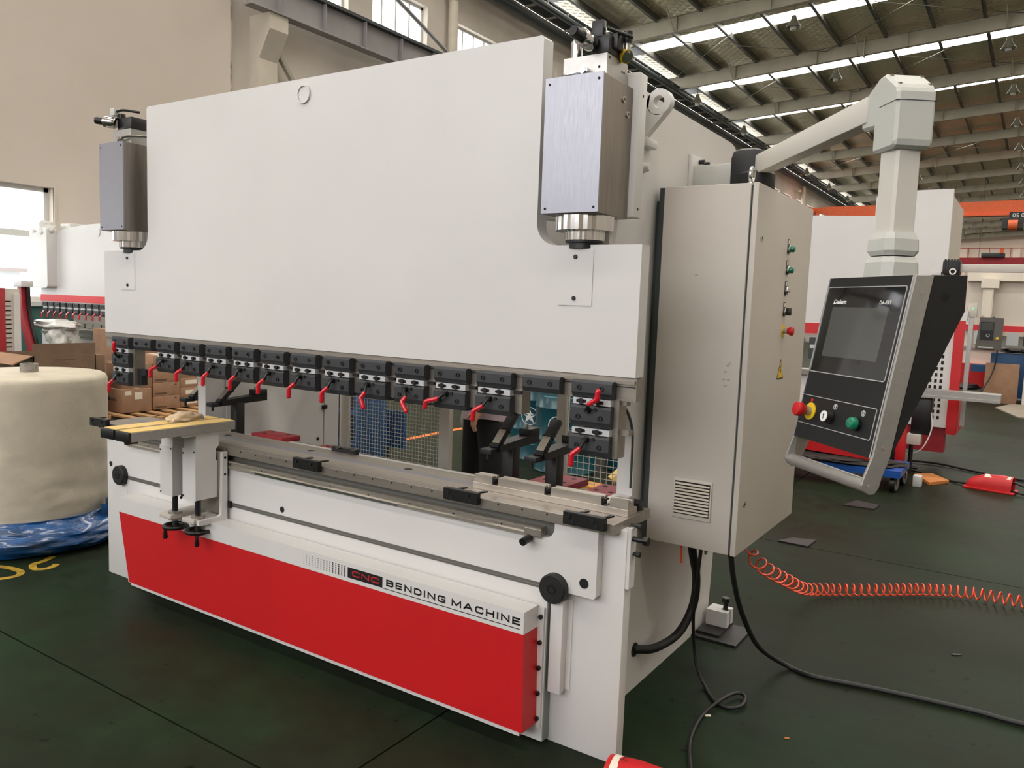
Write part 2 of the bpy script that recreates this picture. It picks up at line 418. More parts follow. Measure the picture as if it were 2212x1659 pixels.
# worn yellow letters painted on the floor, orange tape lines
def ribbon(pts, wd, z0=.0004, z1=.0012):
    pts = smooth_path([(p[0], p[1], 0) for p in pts], 6) if len(pts) > 2 else [V((p[0], p[1], 0)) for p in pts]
    l = []; r = []
    for i, p in enumerate(pts):
        t = (pts[min(i+1, len(pts)-1)]-pts[max(i-1, 0)]).normalized(); nn = V((-t.y, t.x, 0))*wd/2
        l.append(p+nn); r.append(p-nn)
    mb = MB()
    for i in range(len(pts)-1):
        a, b, c, d = l[i], l[i+1], r[i+1], r[i]
        mb._add([(q.x, q.y, z) for z in (z0, z1) for q in (a, b, c, d)], [(4,5,6,7), (0,1,5,4), (3,2,6,7), (0,3,7,4), (1,2,6,5)])
    return mb
ribbon([(-3.46,-.06),(-3.42,-.13),(-3.405,-.19),(-3.33,-.222),(-3.29,-.19),(-3.295,-.141),(-3.32,-.11)], .036).build('painted_floor_letter', FLY, floor)
ribbon([(-3.62,-.36),(-3.50,-.315),(-3.43,-.291),(-3.34,-.286),(-3.292,-.319),(-3.291,-.368),(-3.31,-.41),(-3.36,-.45)], .036).build('painted_floor_letter', FLY, floor)
ribbon([(-10, 2.33), (-6.9, 2.33)], .09).build('floor_tape', TAPE, floor)
ribbon([(-4.56, 3.2), (-4.68, 7.5)], .09).build('floor_tape', TAPE, floor)

# side wall with the tall window openings
def wall_with_holes(name, m, x0, x1, ya, yb, za, zb, holes, parent=None):
    mb = MB(); ycur = ya
    for (h0, h1, hz0, hz1) in sorted(holes):
        mb.box(x0, x1, ycur, h0, za, zb); mb.box(x0, x1, h0, h1, za, hz0); mb.box(x0, x1, h0, h1, hz1, zb); ycur = h1
    mb.box(x0, x1, ycur, yb, za, zb)
    return mb.build(name, m, parent, smooth=False, kind=None if parent else 'structure')
def wpt(y, x=XW): return y
lowwin = [(-6.2, -3.2, 1.28, 3.12), (.3, 4.55, 1.28, 3.12)]
wall_with_holes('wall_left', WALLM, XW-.35, XW, -12, 7.95, 0, 10.4, lowwin)
hi = []
for k in range(0, 15):
    for s0 in (5.95, 9.17):
        y = s0 + 6*k
        if 8.2 < y < 99: hi.append((y, y+2.0, 7.5, 8.95))
wall_with_holes('wall_left_far', WALLW, XW-.35, XW-.08, 7.95, Y1, 0, 10.4, hi)
MB().box(XW-.09, XW+.0, 7.95, 8.0, 0, 10.4).build('trim_1', mat('stained_corner_plaster', (196, 184, 172), .9, rgb2=(90, 84, 80), scale=3), smooth=False, kind='structure')
for (a, b) in ((-12, 7.95),):
    MB().box(XW-.01, XW+.004, a, b, 0, 1.2).build('trim_2', DADO, smooth=False, kind='structure')
# far end wall and right wall
we = MB().box(-16, 13, Y1, Y1+.3, 0, 12.5).build('wall_back', WALLP, smooth=False, kind='structure')
for x in (-8.8, -6.6, -1.5, 3.5):
    MB().box(x-.35, x+.35, Y1-.5, Y1, 0, 9.6).build('pilaster', WALLP, we, smooth=False)
MB().box(12.0, 12.3, -12, Y1, 0, 12.2).build('wall_right', WALLW, smooth=False, kind='structure')

# unseen gable end behind the camera; tall window band added to light the machine front
mb = MB().box(-16, 12.3, -12.3, -12, 0, 3.4).box(-16, 12.3, -12.3, -12, 9.6, 12.5).box(-16, -12.2, -12.3, -12, 3.4, 9.6).box(4.6, 12.3, -12.3, -12, 3.4, 9.6)
for k in range(5): mb.box(-8.4+3.1*k, -8.2+3.1*k, -12.25, -12.05, 3.4, 9.6)
mb.build('wall_front', WALLW, smooth=False, kind='structure')

# windows
def window(n, y0, y1, z0, z1, nm, trans=None, x=XW, fr=.07):
    xf = x-.22
    fb = MB()
    fb.box(xf-.03, xf+.05, y0, y0+fr, z0, z1).box(xf-.03, xf+.05, y1-fr, y1, z0, z1).box(xf-.03, xf+.05, y0, y1, z0, z0+fr).box(xf-.03, xf+.05, y0, y1, z1-fr, z1)
    o = fb.build('window_%d' % n, FRAMEW, smooth=False, kind='structure')
    for k in range(1, nm):
        y = y0 + (y1-y0)*k/nm
        MB().box(xf-.02, xf+.04, y-.025, y+.025, z0+fr, (z1-fr if trans is None else trans)).build('mullion', FRAMEW, o, smooth=False)
    zz = [z0+fr] + ([trans] if trans else []) + [z1-fr]
    if trans: MB().box(xf-.03, xf+.06, y0, y1, trans-.05, trans+.05).build('transom', FRAMEW, o, smooth=False)
    for j in range(len(zz)-1):
        kk = nm if (trans is None or j == 0) else 1
        for k in range(kk):
            a = y0+fr/2 + (y1-y0-fr)*k/kk; b = y0+fr/2 + (y1-y0-fr)*(k+1)/kk
            MB().box(xf+.004, xf+.01, a, b, zz[j], zz[j+1]).build('pane', GLASS, o, smooth=False)
    return o
wn = 1
w1 = window(wn, -6.2, -3.2, 1.28, 3.12, 3, 2.32); wn += 1
w2 = window(wn, .3, 4.55, 1.28, 3.12, 5, 2.36); wn += 1
for o_, a, b in ((w1, -6.2, -3.2), (w2, .3, 4.55)):
    MB().box(XW-.3, XW+.09, a-.05, b+.05, 1.2, 1.275).build('window_sill', FRAMEW, o_, smooth=False)
    for s in ((a-.05, a), (b, b+.05)):
        MB().box(XW-.02, XW+.012, s[0], s[1], 1.28, 3.12).build('reveal', CONC, o_, smooth=False)
for (a, b, c, d) in hi:
    if a < 60: window(wn, a, b, c, d, 4, x=XW-.08, fr=.06); wn += 1
# a grey building seen outside through the lower window
ob = empty('building', (-34, 4.0, 0), 'pale grey building outside the lower left window', 'building')
MB().box(-40, -34, -6, 14, 0, 2.1).build('wall', mat('outside_wall', (150, 152, 156), .9), ob, smooth=False)
for k in range(8):
    MB().box(-34.0, -33.95, -5.2+2.4*k, -3.9+2.4*k, .7, 1.6).build('window', mat('outside_window_%d' % k, (90, 98, 108), .3), ob, smooth=False)
MB().box(-40.2, -33.8, -6.2, 14.2, 2.1, 2.25).build('roof', mat('outside_roof', (120, 110, 108), .9), ob, smooth=False)

# concrete columns carrying the crane runway
colp = empty('crane_column', (-12.3, 8.7, 0), 'cream concrete column with angled bracket, first from the left wall corner', 'column', 'columns under the crane runway')
MB().box(-12.58, -12.3, 8.47, 8.93, 0, 6.2).build('shaft', CONC, colp, smooth=False)
MB().prism([(-12.58, 6.2), (-12.3, 6.2), (-11.98, 6.72), (-11.98, 7.03), (-12.58, 7.03)], 'Y', 8.47, 8.93).build('corbel', CONC, colp, smooth=False)
for k in range(1, 15):
    copy_tree(colp, (-12.3, 8.25+6*k, 0), label='cream concrete column under the crane runway, further down the side wall')
br = empty('wall_brace', (-12.35, 9.6, 5), 'grey diagonal steel brace against the wall behind the first column', 'brace')
MB().tube([(-12.35, 9.0, 6.4), (-12.35, 11.4, 3.6)], .06, 4).build('diagonal', BEAM, br)
MB().tube([(-12.35, 9.0, 5.4), (-12.35, 10.6, 3.6)], .06, 4).build('diagonal', DARKST, br)
MB().box(-12.42, -12.3, 9.0, 10.4, 4.7, 4.8).build('tie', DARKST, br)
# roof-water pipes
for k, y in enumerate((14.72, 26.7, 38.7, 50.7, 62.7)):
    p = MB().cyl((-12.35, y, 0), (-12.35, y, 9.82), .13, n=16) if y != 50.7 else MB().cyl((-12.35, y+1.2, 0), (-12.35, y+1.2, 9.82), .13, n=16)
    for z in (6.75, 3.0, 9.3): p.cyl((-12.35, y, z), (-12.35, y, z+.12), .15, n=16)
    tag(p.build('downpipe', CONC), 'pale round rainwater downpipe between the high windows' if k == 0 else 'pale rainwater downpipe on the side wall, %s one beyond the first' % ['', 'nearest', 'second', 'third', 'farthest'][k], 'pipe', 'rainwater downpipes on the side wall')
# crane runway beam
rb = empty('crane_runway_beam', (-12.05, 40, 7.03), 'long grey steel crane runway beam bolted on the wall columns', 'beam')
MB().box(-12.07, -12.03, 8.0, Y1, 7.06, 7.62).build('web', CRANEB, rb, smooth=False)
MB().box(-12.2, -11.9, 8.0, Y1, 7.62, 7.65).build('top_flange', DARKST, rb, smooth=False)
MB().box(-12.18, -11.92, 8.0, Y1, 7.03, 7.06).build('bottom_flange', CRANEB, rb, smooth=False)
MB().box(-12.09, -12.01, 8.0, Y1, 7.65, 7.74).build('rail', DARKST, rb, smooth=False)
me0 = None
for k in range(60):
    y = 8.7 + 1.2*k
    if me0 is None:
        me0 = MB().box(-12.17, -11.93, y-.01, y+.01, 7.06, 7.62).build('stiffener', CRANEB, rb, smooth=False)
    else:
        c = me0.copy(); COL.objects.link(c); c.location = (me0.location.x, me0.location.y+1.2*k, me0.location.z)
MB().tube([(-12.1, 8.2, 9.9), (-12.1, 14.6, 7.7)], .05, 6).build('brace', CRANEB, rb)

# ceiling: insulation sheet with a slot for the daylight strip of every bay
bays = [22.8 + 6*k for k in range(-5, 14)]
zs = lambda x: zr(x) + .72
cb = MB(); yp = -12
X0, X1 = XW-.4, 12.2
strips = [b+2.75 for b in bays]
for y in strips:
    cb.quad((X0, yp, zs(X0)), (X1, yp, zs(X1)), (X1, y-.45, zs(X1)), (X0, y-.45, zs(X0))); yp = y+.45
cb.quad((X0, yp, zs(X0)), (X1, yp, zs(X1)), (X1, Y1+1, zs(X1)), (X0, Y1+1, zs(X0)))
ceil = cb.build('ceiling', FOILM, smooth=False, kind='structure')
for i, y in enumerate(strips):
    MB()._add([(X0+.9, y-.46, zs(X0+.9)+.03), (X1, y-.46, zs(X1)+.03), (X1, y+.46, zs(X1)+.03), (X0+.9, y+.46, zs(X0+.9)+.03)], [(0,1,2,3)]).build('skylight_strip', SKYM, ceil, smooth=False)
    MB().box(X0, X0+.9, y-.46, y+.46, zs(X0)+.02, zs(X0)+.05).build('skylight_end', DARKST, ceil, smooth=False)
# rafters
def rafter(y):
    xa, xb = XW+.05, 12.0
    za, zb_ = zr(xa), zr(xb)
    m_ = MB()
    def sl(x0, x1, ya, yb, d0, d1):
        return [(x0, ya, zr(x0)+d0), (x1, ya, zr(x1)+d0), (x1, yb, zr(x1)+d0), (x0, yb, zr(x0)+d0),
                (x0, ya, zr(x0)+d1), (x1, ya, zr(x1)+d1), (x1, yb, zr(x1)+d1), (x0, yb, zr(x0)+d1)]
    F = [(0,1,2,3), (4,5,6,7), (0,1,5,4), (1,2,6,5), (2,3,7,6), (3,0,4,7)]
    m_._add(sl(xa, xb, y-.006, y+.006, .0, .5), F)
    m_._add(sl(xa, xb, y-.1, y+.1, .0, .014), F)
    m_._add(sl(xa, xb, y-.1, y+.1, .486, .5), F)
    for x in (-9.5, -6.5, -3.5, -.5, 2.5): m_._add(sl(x, x+.012, y-.1, y+.1, .0, .5), F)
    for x in (-4.9, 1.6):
        m_._add(sl(x-.02, x+.02, y-.13, y+.13, -.06, .6), F)
    return m_
r0 = rafter(bays[0]).build('rafter', BEAM, ceil, smooth=False)
for b in bays[1:]:
    c = r0.copy(); COL.objects.link(c); c.location = (0, b-bays[0], 0)
# purlins (Z sections) on the rafters
p0 = None
def purl(x):
    z = zr(x)+.46
    return MB().box(x-.012, x+.012, -12, Y1, z, z+.25).box(x-.012, x+.09, -12, Y1, z, z+.012).box(x-.08, x+.01, -12, Y1, z+.24, z+.25)
for k in range(16):
    x = XW + .75 + 1.5*k
    if x > 12: break
    if p0 is None: p0 = purl(x).build('purlin', PURL, ceil, smooth=False); px = x
    else:
        c = p0.copy(); COL.objects.link(c); c.location = (x-px, 0, (x-px)*PITCH)
# fly braces and crossed tie rods
for b in bays:
    m_ = MB()
    for x in (-9.6, -5.1, -.6, 3.9):
        m_.tube([(x, b, zr(x)+.02), (x, b-.75, zr(x)+.56)], .025, 4)
    m_.build('fly_brace', BEAM, ceil)
for b in (bays[5], bays[6], bays[9]):
    m_ = MB()
    for xa, xb in ((-12.2, -6.2), (-6.2, -.2), (-.2, 5.8)):
        m_.tube([(xa, b, zr(xa)+.4), (xb, b+6, zr(xb)+.4)], .013, 4); m_.tube([(xb, b, zr(xb)+.4), (xa, b+6, zr(xa)+.4)], .013, 4)
    m_.build('tie_rod', PURL, ceil)
# eave beams and dark eave panel
for (x, z, r) in ((-12.2, 9.95, .11), (-11.7, 10.2, .1)):
    tag(MB().tube([(x, -10, z), (x, Y1, z)], r, 10).build('eave_beam', DARKST), 'dark steel tube running along the eaves, %s' % ('lower one against the wall' if x < -12 else 'upper one away from the wall'), 'beam')
MB().box(XW-.1, XW+.75, -12, Y1, 10.42, 10.46).build('trim_3', DARKST, smooth=False, kind='structure')
m_ = MB()
for k in range(90): m_.box(XW-.05, XW+.75, -8+1.2*k, -7.96+1.2*k, 10.36, 10.42)
m_.build('trim_4', BEAM, smooth=False, kind='structure')

# high bay lamps
def make_lamp(loc):
    t = empty('high_bay_lamp', loc)
    x, y, z = loc
    MB().lathe([(.02, .0), (.07, -.01), (.09, -.12), (.17, -.26), (.24, -.36), (.235, -.36), (.16, -.25), (.08, -.13), (.02, -.1)], loc, 24, cap=False).build('reflector', LAMPM, t)
    MB().lathe([(.0, -.22), (.09, -.24), (.11, -.33), (.09, -.42), (.0, -.45)], loc, 16, cap=False).build('glass', LAMPG, t)
    MB().tube([loc, (x, y, z+.32)], .012, 6).build('hanger', DARKST, t)
    return t
lamps = []
rowname = {-11.0: 'by the wall', -5.8: 'middle', -.5: 'right'}
first = None
ordn = ['first', 'second', 'third', 'fourth', 'fifth', 'sixth', 'seventh', 'eighth', 'ninth', 'tenth', 'eleventh', 'twelfth', 'thirteenth']
for x in (-11.0, -5.8, -.5):
    n_ = 0
    for k in range(0, 12):
        y = 22.8 + 6*k
        if x == -11.0 and k == 0: continue
        loc = (x, y, zr(x)-.3)
        if first is None: first = make_lamp(loc); t = first
        else: t = copy_tree(first, loc)
        tag(t, 'bell-shaped grey roof lamp, %s from the camera in the row %s' % (ordn[n_], rowname[x]), 'lamp', 'hanging bay lamps'); n_ += 1

# travelling cranes
oc = empty('overhead_crane', (0, 50, 7.4), 'bright orange overhead travelling crane girder across the hall', 'crane')
MB().prism([(-11.2, 8.15), (-10.4, 8.2), (10, 8.2), (10, 7.42), (-9.6, 7.42), (-11.2, 7.95)], 'Y', 49.85, 50.15).build('girder', ORANGE, oc, smooth=False)
MB().box(-10, 10, 49.7, 50.3, 7.38, 7.46).build('flange', ORANGE, oc, smooth=False)
MB().box(-12.3, -11.1, 48.8, 51.2, 7.74, 8.1).build('end_carriage', ORANGE, oc, smooth=False)
hx = -.55
MB().box(hx-.5, hx+.5, 49.4, 50.6, 6.65, 7.2).build('hoist', DARKST, oc, smooth=False)
MB().cyl((hx-.2, 49.35, 6.8), (hx+.25, 49.35, 6.8), .28, n=16).build('motor', ORANGE, oc)
sg = MB().box(-.75, .6, 49.66, 49.7, 7.18, 7.55).build('number_sign', BLK, oc, smooth=False)
text('sign_text', '05 02', .34, WHITE, sg, face_mtx((-.6, 49.65, 7.25), (1, 0, 0), (0, 0, 1)), sx=.95)
rc = empty('overhead_crane', (0, 80, 6.6), 'dark red overhead crane girder with railing, behind the orange crane', 'crane')
MB().box(-11.6, 11, 79.8, 80.2, 6.45, 7.15).build('girder', REDDK, rc, smooth=False)
MB().box(-3.6, -1.8, 79.4, 80.4, 7.15, 7.55, .08).build('trolley', DARKST, rc)
MB().box(-2.2, -1.9, 79.4, 79.8, 7.4, 7.9).build('motor', ORANGE, rc)
m_ = MB().tube([(-11, 79.7, 7.95), (10, 79.7, 7.95)], .04, 4)
for k in range(14): m_.tube([(-11+1.6*k, 79.7, 7.15), (-11+1.6*k, 79.7, 7.95)], .035, 4)
m_.build('railing', REDDK, rc)
hk = empty('crane_hook', (-3.35, 58.8, 5.0), 'rusty crane hook hanging above the far machines', 'hook')
MB().tube([(-3.35, 58.8, 5.6), (-3.35, 58.8, 11.735)], .015, 5).build('rope', DARKST, hk)
MB().cyl((-3.35, 58.7, 5.45), (-3.35, 58.9, 5.45), .22, n=18).build('pulley_block', mat('rusty_steel', (120, 78, 60), .7), hk)
MB().tube(smooth_path([(-3.35, 58.8, 5.25), (-3.35, 58.8, 5.0), (-3.2, 58.8, 4.88), (-3.22, 58.8, 4.7), (-3.38, 58.8, 4.66), (-3.5, 58.8, 4.78)], 5), .05, 8).build('hook', mat('hook_steel', (70, 58.8, 58), .6), hk)
hk.location = hk.location + V((.8, 0, -.85))
m_ = MB()
for k in range(6):
    x = -4.6+1.1*k
    m_.tube([(x+1.0*t, 79.6, 6.4-.9*math.sin(PI*t)) for t in [i/10 for i in range(11)]], .03, 4)
tag(m_.build('festoon_cable', DARKST), 'looped black supply cable hanging under the dark red crane', 'cable')

# ================================================================== THE PRESS BRAKE
pb = empty('press_brake', (-1.5, 0.3, 0), 'large white press brake with red lower cover lettered CNC BENDING MACHINE, filling the picture', 'machine')
# ---- ram
ram_poly = [(-3, 1.284), (0, 1.284), (0, 1.70)] + [(-.31, 1.70)] + [(x, z) for x, z in arc(-.31, 1.775, .075, 270, 180, 8)] + [(-.385, 2.372), (-.393, 2.38), (-2.607, 2.38), (-2.615, 2.372)] + arc(-2.69, 1.775, .075, 0, -90, 8) + [(-3, 1.70)]
ram = MB().prism(ram_poly, 'Y', 0, .06).build('ram', PAINT, pb)
mb = MB().frame_ring(arc(-1.519, 2.318, .038, 0, 360, 32)[:-1], arc(-1.519, 2.318, .031, 0, 360, 32)[:-1], 'Y', -.008, .001)
mb.build('lifting_plug', PAINT, ram); MB().prism(arc(-1.519, 2.318, .0305, 0, 360, 28)[:-1], 'Y', -.003, .001).build('plug_face', PAINT, ram)
for s in (-1, 1):
    a, b = (-.29, -.166) if s == 1 else (-2.845, -2.725)
    cp = MB().box(a, b, -.003, .0, 1.505, 1.687).build('cover_plate', PAINT, ram, smooth=False)
for x in (-.231, -2.787):
    for z in (1.662, 1.528):
        MB().lathe([(.0045, -.001), (.0075, -.001), (.0075, .004), (.006, .006), (0, .006)], (x, -.002, z), 12, (0, -1, 0)).build('screw', BLK, ram)
# clamping rail under the ram
rail = MB().box(-2.995, .004, .004, .06, 1.207, 1.282).box(-2.995, .0, -.004, .06, 1.262, 1.274).build('clamp_rail', STEELD, pb, smooth=False)
MB().box(-2.99, .001, .0, .01, 1.2525, 1.2545).build('rail_groove', HOLE, rail, smooth=False)

# ---- tool clamps
CW = .145
def clamp_block(x, z0, z1, mat_=CLAMPM):
    y0, y1 = -.032, .006
    poly = [(y1, z0), (y0+.010, z0), (y0, z0+.018), (y0, z1-.008), (y0+.006, z1), (y1, z1)]
    return MB().prism(poly, 'X', x, x+CW)
def lever(piv, dx, dz, parent, bend=None):
    p = V(piv); sg = 1 if dz > 0 else -1; L = abs(dz)
    bx = dx*.92 if bend is None else bend
    k = p + V((dx*.25 if bend is None else dx*.6, -.024, dz*.3)); k2 = p + V((bx, -.034, dz*.57)); e = p + V((dx, -.034, dz))
    MB().cyl(p, p+V((0, -.016, 0)), .011, .009, 14).tube([p+V((0, -.012, 0)), p+V(((k.x-p.x)*.5, -.02, dz*.15)), k], .006, 8).cyl(p+V((.025, .001, .002)), p+V((.025, -.004, .002)), .006, n=8).build('clamp_lever', BLK, parent)
    g = MB(); pts = smooth_path([k, k+(k2-k)*.5, k2, k2+(e-k2)*.5, e], 3)
    n = len(pts)
    pts = [pts[0]] + pts + [pts[-1]+(pts[-1]-pts[-2]).normalized()*.004]
    g.tube(pts, .009, 12, rs=[.003]+[.0078+.0012*min(1, i/5) for i in range(n)]+[.004], up=(0, 1, 0)); g.build('lever_grip', REDG, parent, ang=60)
levd = {0: (.014, .072), 2: (-.057, -.082), 3: (-.039, -.084), 4: (-.03, -.086), 5: (-.031, -.088), 6: (-.034, -.088), 7: (-.033, -.088), 8: (-.031, -.088), 9: (.008, -.09), 10: (.033, -.082), 11: (-.072, -.058), 12: (-.046, -.079), 14: (.05, .07)}
tc0 = None
def upper_clamp(x, parent):
    b = clamp_block(x, 1.211, 1.267).build('clamp_block', CLAMPM, parent, smooth=False)
def screws2(x, z, parent, y=-.032):
    for dx in (.028, CW-.036):
        mb = MB(); c = (x+dx, y, z)
        mb.frame_ring([(c[0]+.0085*math.cos(t), c[2]+.0085*math.sin(t)) for t in [i*PI/8 for i in range(16)]], [(c[0]+.0048*math.cos(t), c[2]+.0048*math.sin(t)) for t in [i*PI/8 for i in range(16)]], 'Y', y-.0035, y+.001)
        mb.build('screw', BLK, parent)
def plate(x, z0, z1, parent):
    pl = MB().box(x+.006, x+CW-.004, -.028, .0, z0, z1).build('adjusting_plate', PLATE, parent, smooth=False)
    for dx in (.036, .098):
        mb = MB(); zc = (z0+z1)/2
        mb.prism(rrect(x+dx-.019, x+dx+.019, zc-.0055, zc+.0055, .0054, 3), 'Y', -.029, -.02)
        mb.cyl((x+dx, -.034, zc), (x+dx, -.02, zc), .009, n=12)
        mb.build('slot_screw', BLK, parent)
protos = {}
for i in range(15):
    x = -2.887 + .1913*i
    kind = 'end' if i in (0, 14) else 'top' if i in (1, 13) else 'mid'
    if kind in protos and kind != 'end':
        src, sx = protos[kind]
        t = src.copy(); COL.objects.link(t); t.location = src.location + V((x-sx, 0, 0)); W[t.name] = W[src.name] + V((x-sx, 0, 0))
        for ch in [c for c in list(COL.objects) if c.parent == src and not c.name.startswith('clamp_lever') and not c.name.startswith('lever_grip')]:
            c = ch.copy(); COL.objects.link(c); c.parent = t
    else:
        t = MB().prism([(.006, 1.211), (-.022, 1.211), (-.032, 1.227), (-.032, 1.259), (-.026, 1.267), (.006, 1.267)], 'X', x, x+CW).build('tool_clamp', CLAMPM, pb, origin=(x, 0, 1.24), smooth=False)
        screws2(x, 1.243, t)
        if kind == 'mid':
            MB().box(x-.004, x+CW+.028, .0, .055, 1.125, 1.212).build('clamp_body', STEELD, t, smooth=False)
            MB().box(x+CW, x+CW+.03, -.012, .0, 1.196, 1.206).build('clamp_link', BLACK, t, smooth=False)
            plate(x, 1.1885, 1.2085, t)
            clamp_block(x-.001, 1.116, 1.185).build('lower_block', CLAMPM, t, smooth=False)
            screws2(x, 1.148, t)
            MB().box(x+.02, x+CW+.012, .0, .02, 1.118, 1.128).build('tool_tang', BLACK, t, smooth=False)
            protos['mid'] = (t, x)
        elif kind == 'end':
            MB().box(x+CW-.01, x+CW+.016, -.006, .05, 1.02, 1.21).box(x+.01, x+CW, .002, .05, 1.02, 1.21).build('clamp_body', STEELD, t, smooth=False)
            plate(x, 1.1885, 1.2085, t)
            clamp_block(x-.001, 1.116, 1.185).build('lower_block', CLAMPM, t, smooth=False); screws2(x, 1.148, t)
            plate(x, 1.092, 1.112, t)
            clamp_block(x-.002, 1.022, 1.089).build('lower_block', CLAMPM, t, smooth=False); screws2(x, 1.054, t)
            if i == 14:
                MB().box(x+CW+.004, x+CW+.034, .01, .04, 1.192, 1.208).build('end_tab', STEELD, t, smooth=False)
                MB().box(x+CW+.004, x+CW+.046, .01, .04, 1.096, 1.114).build('end_tab', STEELD, t, smooth=False)
            else:
                MB().box(x+CW+.012, x+CW+.08, .01, .04, 1.08, 1.11).build('end_tab', BLACK, t, smooth=False)
                MB().box(x+CW+.012, x+CW+.05, .01, .04, 1.03, 1.08).build('end_tab', BLACK, t, smooth=False)
        else:
            protos['top'] = (t, x)
    if i in levd:
        dx, dz = levd[i]
        if kind == 'end':
            lever((x+.065, -.032, 1.172 if i == 14 else 1.17), dx, dz, t)
            lever((x+.063, -.032, 1.076), (-.035 if i == 14 else -.034), -.086, t)
        else: lever((x+.06, -.032, 1.172), dx, dz, t, {9: -.008, 10: .010}.get(i))

# ---- bed (table) plate and frames
bed_poly = [(-2.92, .556), (-2.75, .556), (-2.75, .01), (-.262, .01), (-.262, .556), (-.09, .556), (-.082, .564), (-.082, .79), (-.245, .79)] + arc(-.285, .765, .04, 0, -90, 6) + [(-2.72, .725)] + arc(-2.72, .765, .04, 270, 180, 6) + [(-2.76, .79), (-2.918, .79), (-2.918, .564)]
bed = MB().prism(bed_poly, 'Y', -.04, -.002).build('bed', PAINT, pb, smooth=False)
MB().box(-2.75, -.262, -.012, .05, .02, .785).build('bed_back_plate', PAINT, bed, smooth=False)
MB().box(-.264, -.258, -.039, .0, .012, .556).box(-2.754, -2.748, -.039, .0, .012, .556).build('bed_joint', JOINT, bed, smooth=False)
# T-slot with rail
MB().prism(rrect(-2.74, -.27, .549, .568, .009, 5), 'Y', -.0412, -.038).build('guide_slot', GROOVE, bed, smooth=False)
MB().box(-2.72, -.285, -.0425, -.041, .556, .561).build('slot_rail', STEELD, bed, smooth=False)
# linear rail
MB().box(-2.755, -.25, -.0135, -.012, .727, .784).build('rail_recess_shade', GROOVE, bed, smooth=False)  # dark plate over the white back plate, recess shade put into its colour
lr = MB().prism([(-.012, .722), (-.05, .722), (-.05, .733), (-.044, .738), (-.044, .745), (-.05, .75), (-.05, .757), (-.012, .757)], 'X', -2.73, -.292).build('linear_guide_rail', STEEL, pb, smooth=False)
MB().box(-1.75, -.93, -.0515, -.05, .7225, .7325).build('rail_bright_strip', CHROME, lr, smooth=False)
for k in range(23):
    x = -2.66 + .105*k
    MB().cyl((x, -.0446, .7415), (x, -.04, .7415), .0035, n=8).build('rail_bolt', BLK if k % 2 else STEEL, lr)
ks = MB().cyl((-.335, -.05, .718), (-.335, -.095, .712), .0135, n=14).build('rail_stop', BLK, lr)
MB().box(-.355, -.29, -.054, -.03, .728, .75).build('stop_bracket', STEELD, lr, smooth=False)
# hubs, bolt holes
for x, y in ((-.232, 0), (-2.79, 0)):
    d = MB().lathe([(0, -.002), (.05, 0), (.05, .028), (.046, .033), (.0, .033)], (x, -.036, .565), 36, (0, -1, 0)).build('bed_bolt', RUB, pb)
    MB().lathe([(.012, .032), (.017, .032), (.017, .0345), (.012, .0345)], (x, -.036, .565), 20, (0, -1, 0), cap=False).build('bolt_centre', BLK, d)
for x, z, r in ((-.126, .602, .017), (-2.895, .608, .013), (-1.585, .594, .013), (-2.45, .69, .006)):
    MB().cyl((x, -.0415, z), (x, -.03, z), r, n=18).build('bolt_hole', HOLE, bed)
# front strips below the hubs
for x0, x1 in ((-.248, -.2), (-2.80, -2.752)):
    MB().box(x0, x1, -.04, .0, .196, .521, .003).build('support_strip', PAINT, pb)
    MB().box(x1-.004, x1+.018, -.004, .0, .205, .521).build('weld_bead', PAINT, pb)
# frames
def cframe(xa, xb, nm):
    th = [(.05, 0), (1.34, 0), (1.38, .06), (1.40, .3), (1.46, 2.08)] + arc(1.29, 2.09, .17, 0, 90, 8) + [(.13, 2.262), (.13, 1.212)] + arc(.12, .99, .30, 90, 0, 12, ry=.222) + [(.42, .80), (.05, .80)]
    return MB().prism(th, 'X', xa, xb).build('side_frame', PAINT, pb, smooth=False)
fr = cframe(-.245, -.18, 'r'); fl = cframe(-2.82, -2.755, 'l')
rb_ = MB()
for k, (a, b) in enumerate(zip(arc(.12, .99, .30, 90, 0, 14, ry=.222)[:-1], arc(.12, .99, .30, 90, 0, 14, ry=.222)[1:])): pass
th_in = arc(.12, .99, .302, 88, 0, 14, ry=.224) + [(.422, .83)]
mb = MB()
mb.tube([(-.187, p[0]-.004, p[1]) for p in th_in], .0045, 6)
mb.build('edge_seal', GASK, fr)
MB().cyl((-.185, .519, .164), (-.176, .519, .164), .028, n=24).build('hose_hole', HOLE, fr)
MB().cyl((-.185, 1.3, .38), (-.1785, 1.3, .38), .026, n=24).build('lifting_hole', GASK, fr)
# frame front plates
for x0, x1 in ((-.31, 0), (-3.0, -2.69)):
    p = MB().box(x0, x1, 0, .05, .0, .792, .002).build('front_plate', PAINT, pb)
# side bolts on right front plate
sp = MB().box(-.0005, .012, .004, .046, .60, .80).build('side_pad', PAINT, pb, smooth=False)
mb = MB()
for z in (.808, .714): mb.cyl((.0, .028, z), (.035, .028, z), .006, n=10).cyl((.02, .028, z), (.036, .028, z), .009, n=10)
mb.build('side_bolt', BLK, sp)
MB().cyl((.0, .02, .765), (.052, .02, .765), .0085, n=14).cyl((.05, .02, .765), (.066, .02, .765), .0155, n=6).build('long_bolt', BLK, sp)
# crossbeams at the rear, oil tank
MB().box(-2.755, -.245, .45, .62, .1, .72, .003).build('rear_crossbeam', PAINT, pb)
MB().box(-2.755, -.245, .5, .9, 1.72, 2.24, .004).build('oil_tank', PAINT, pb)
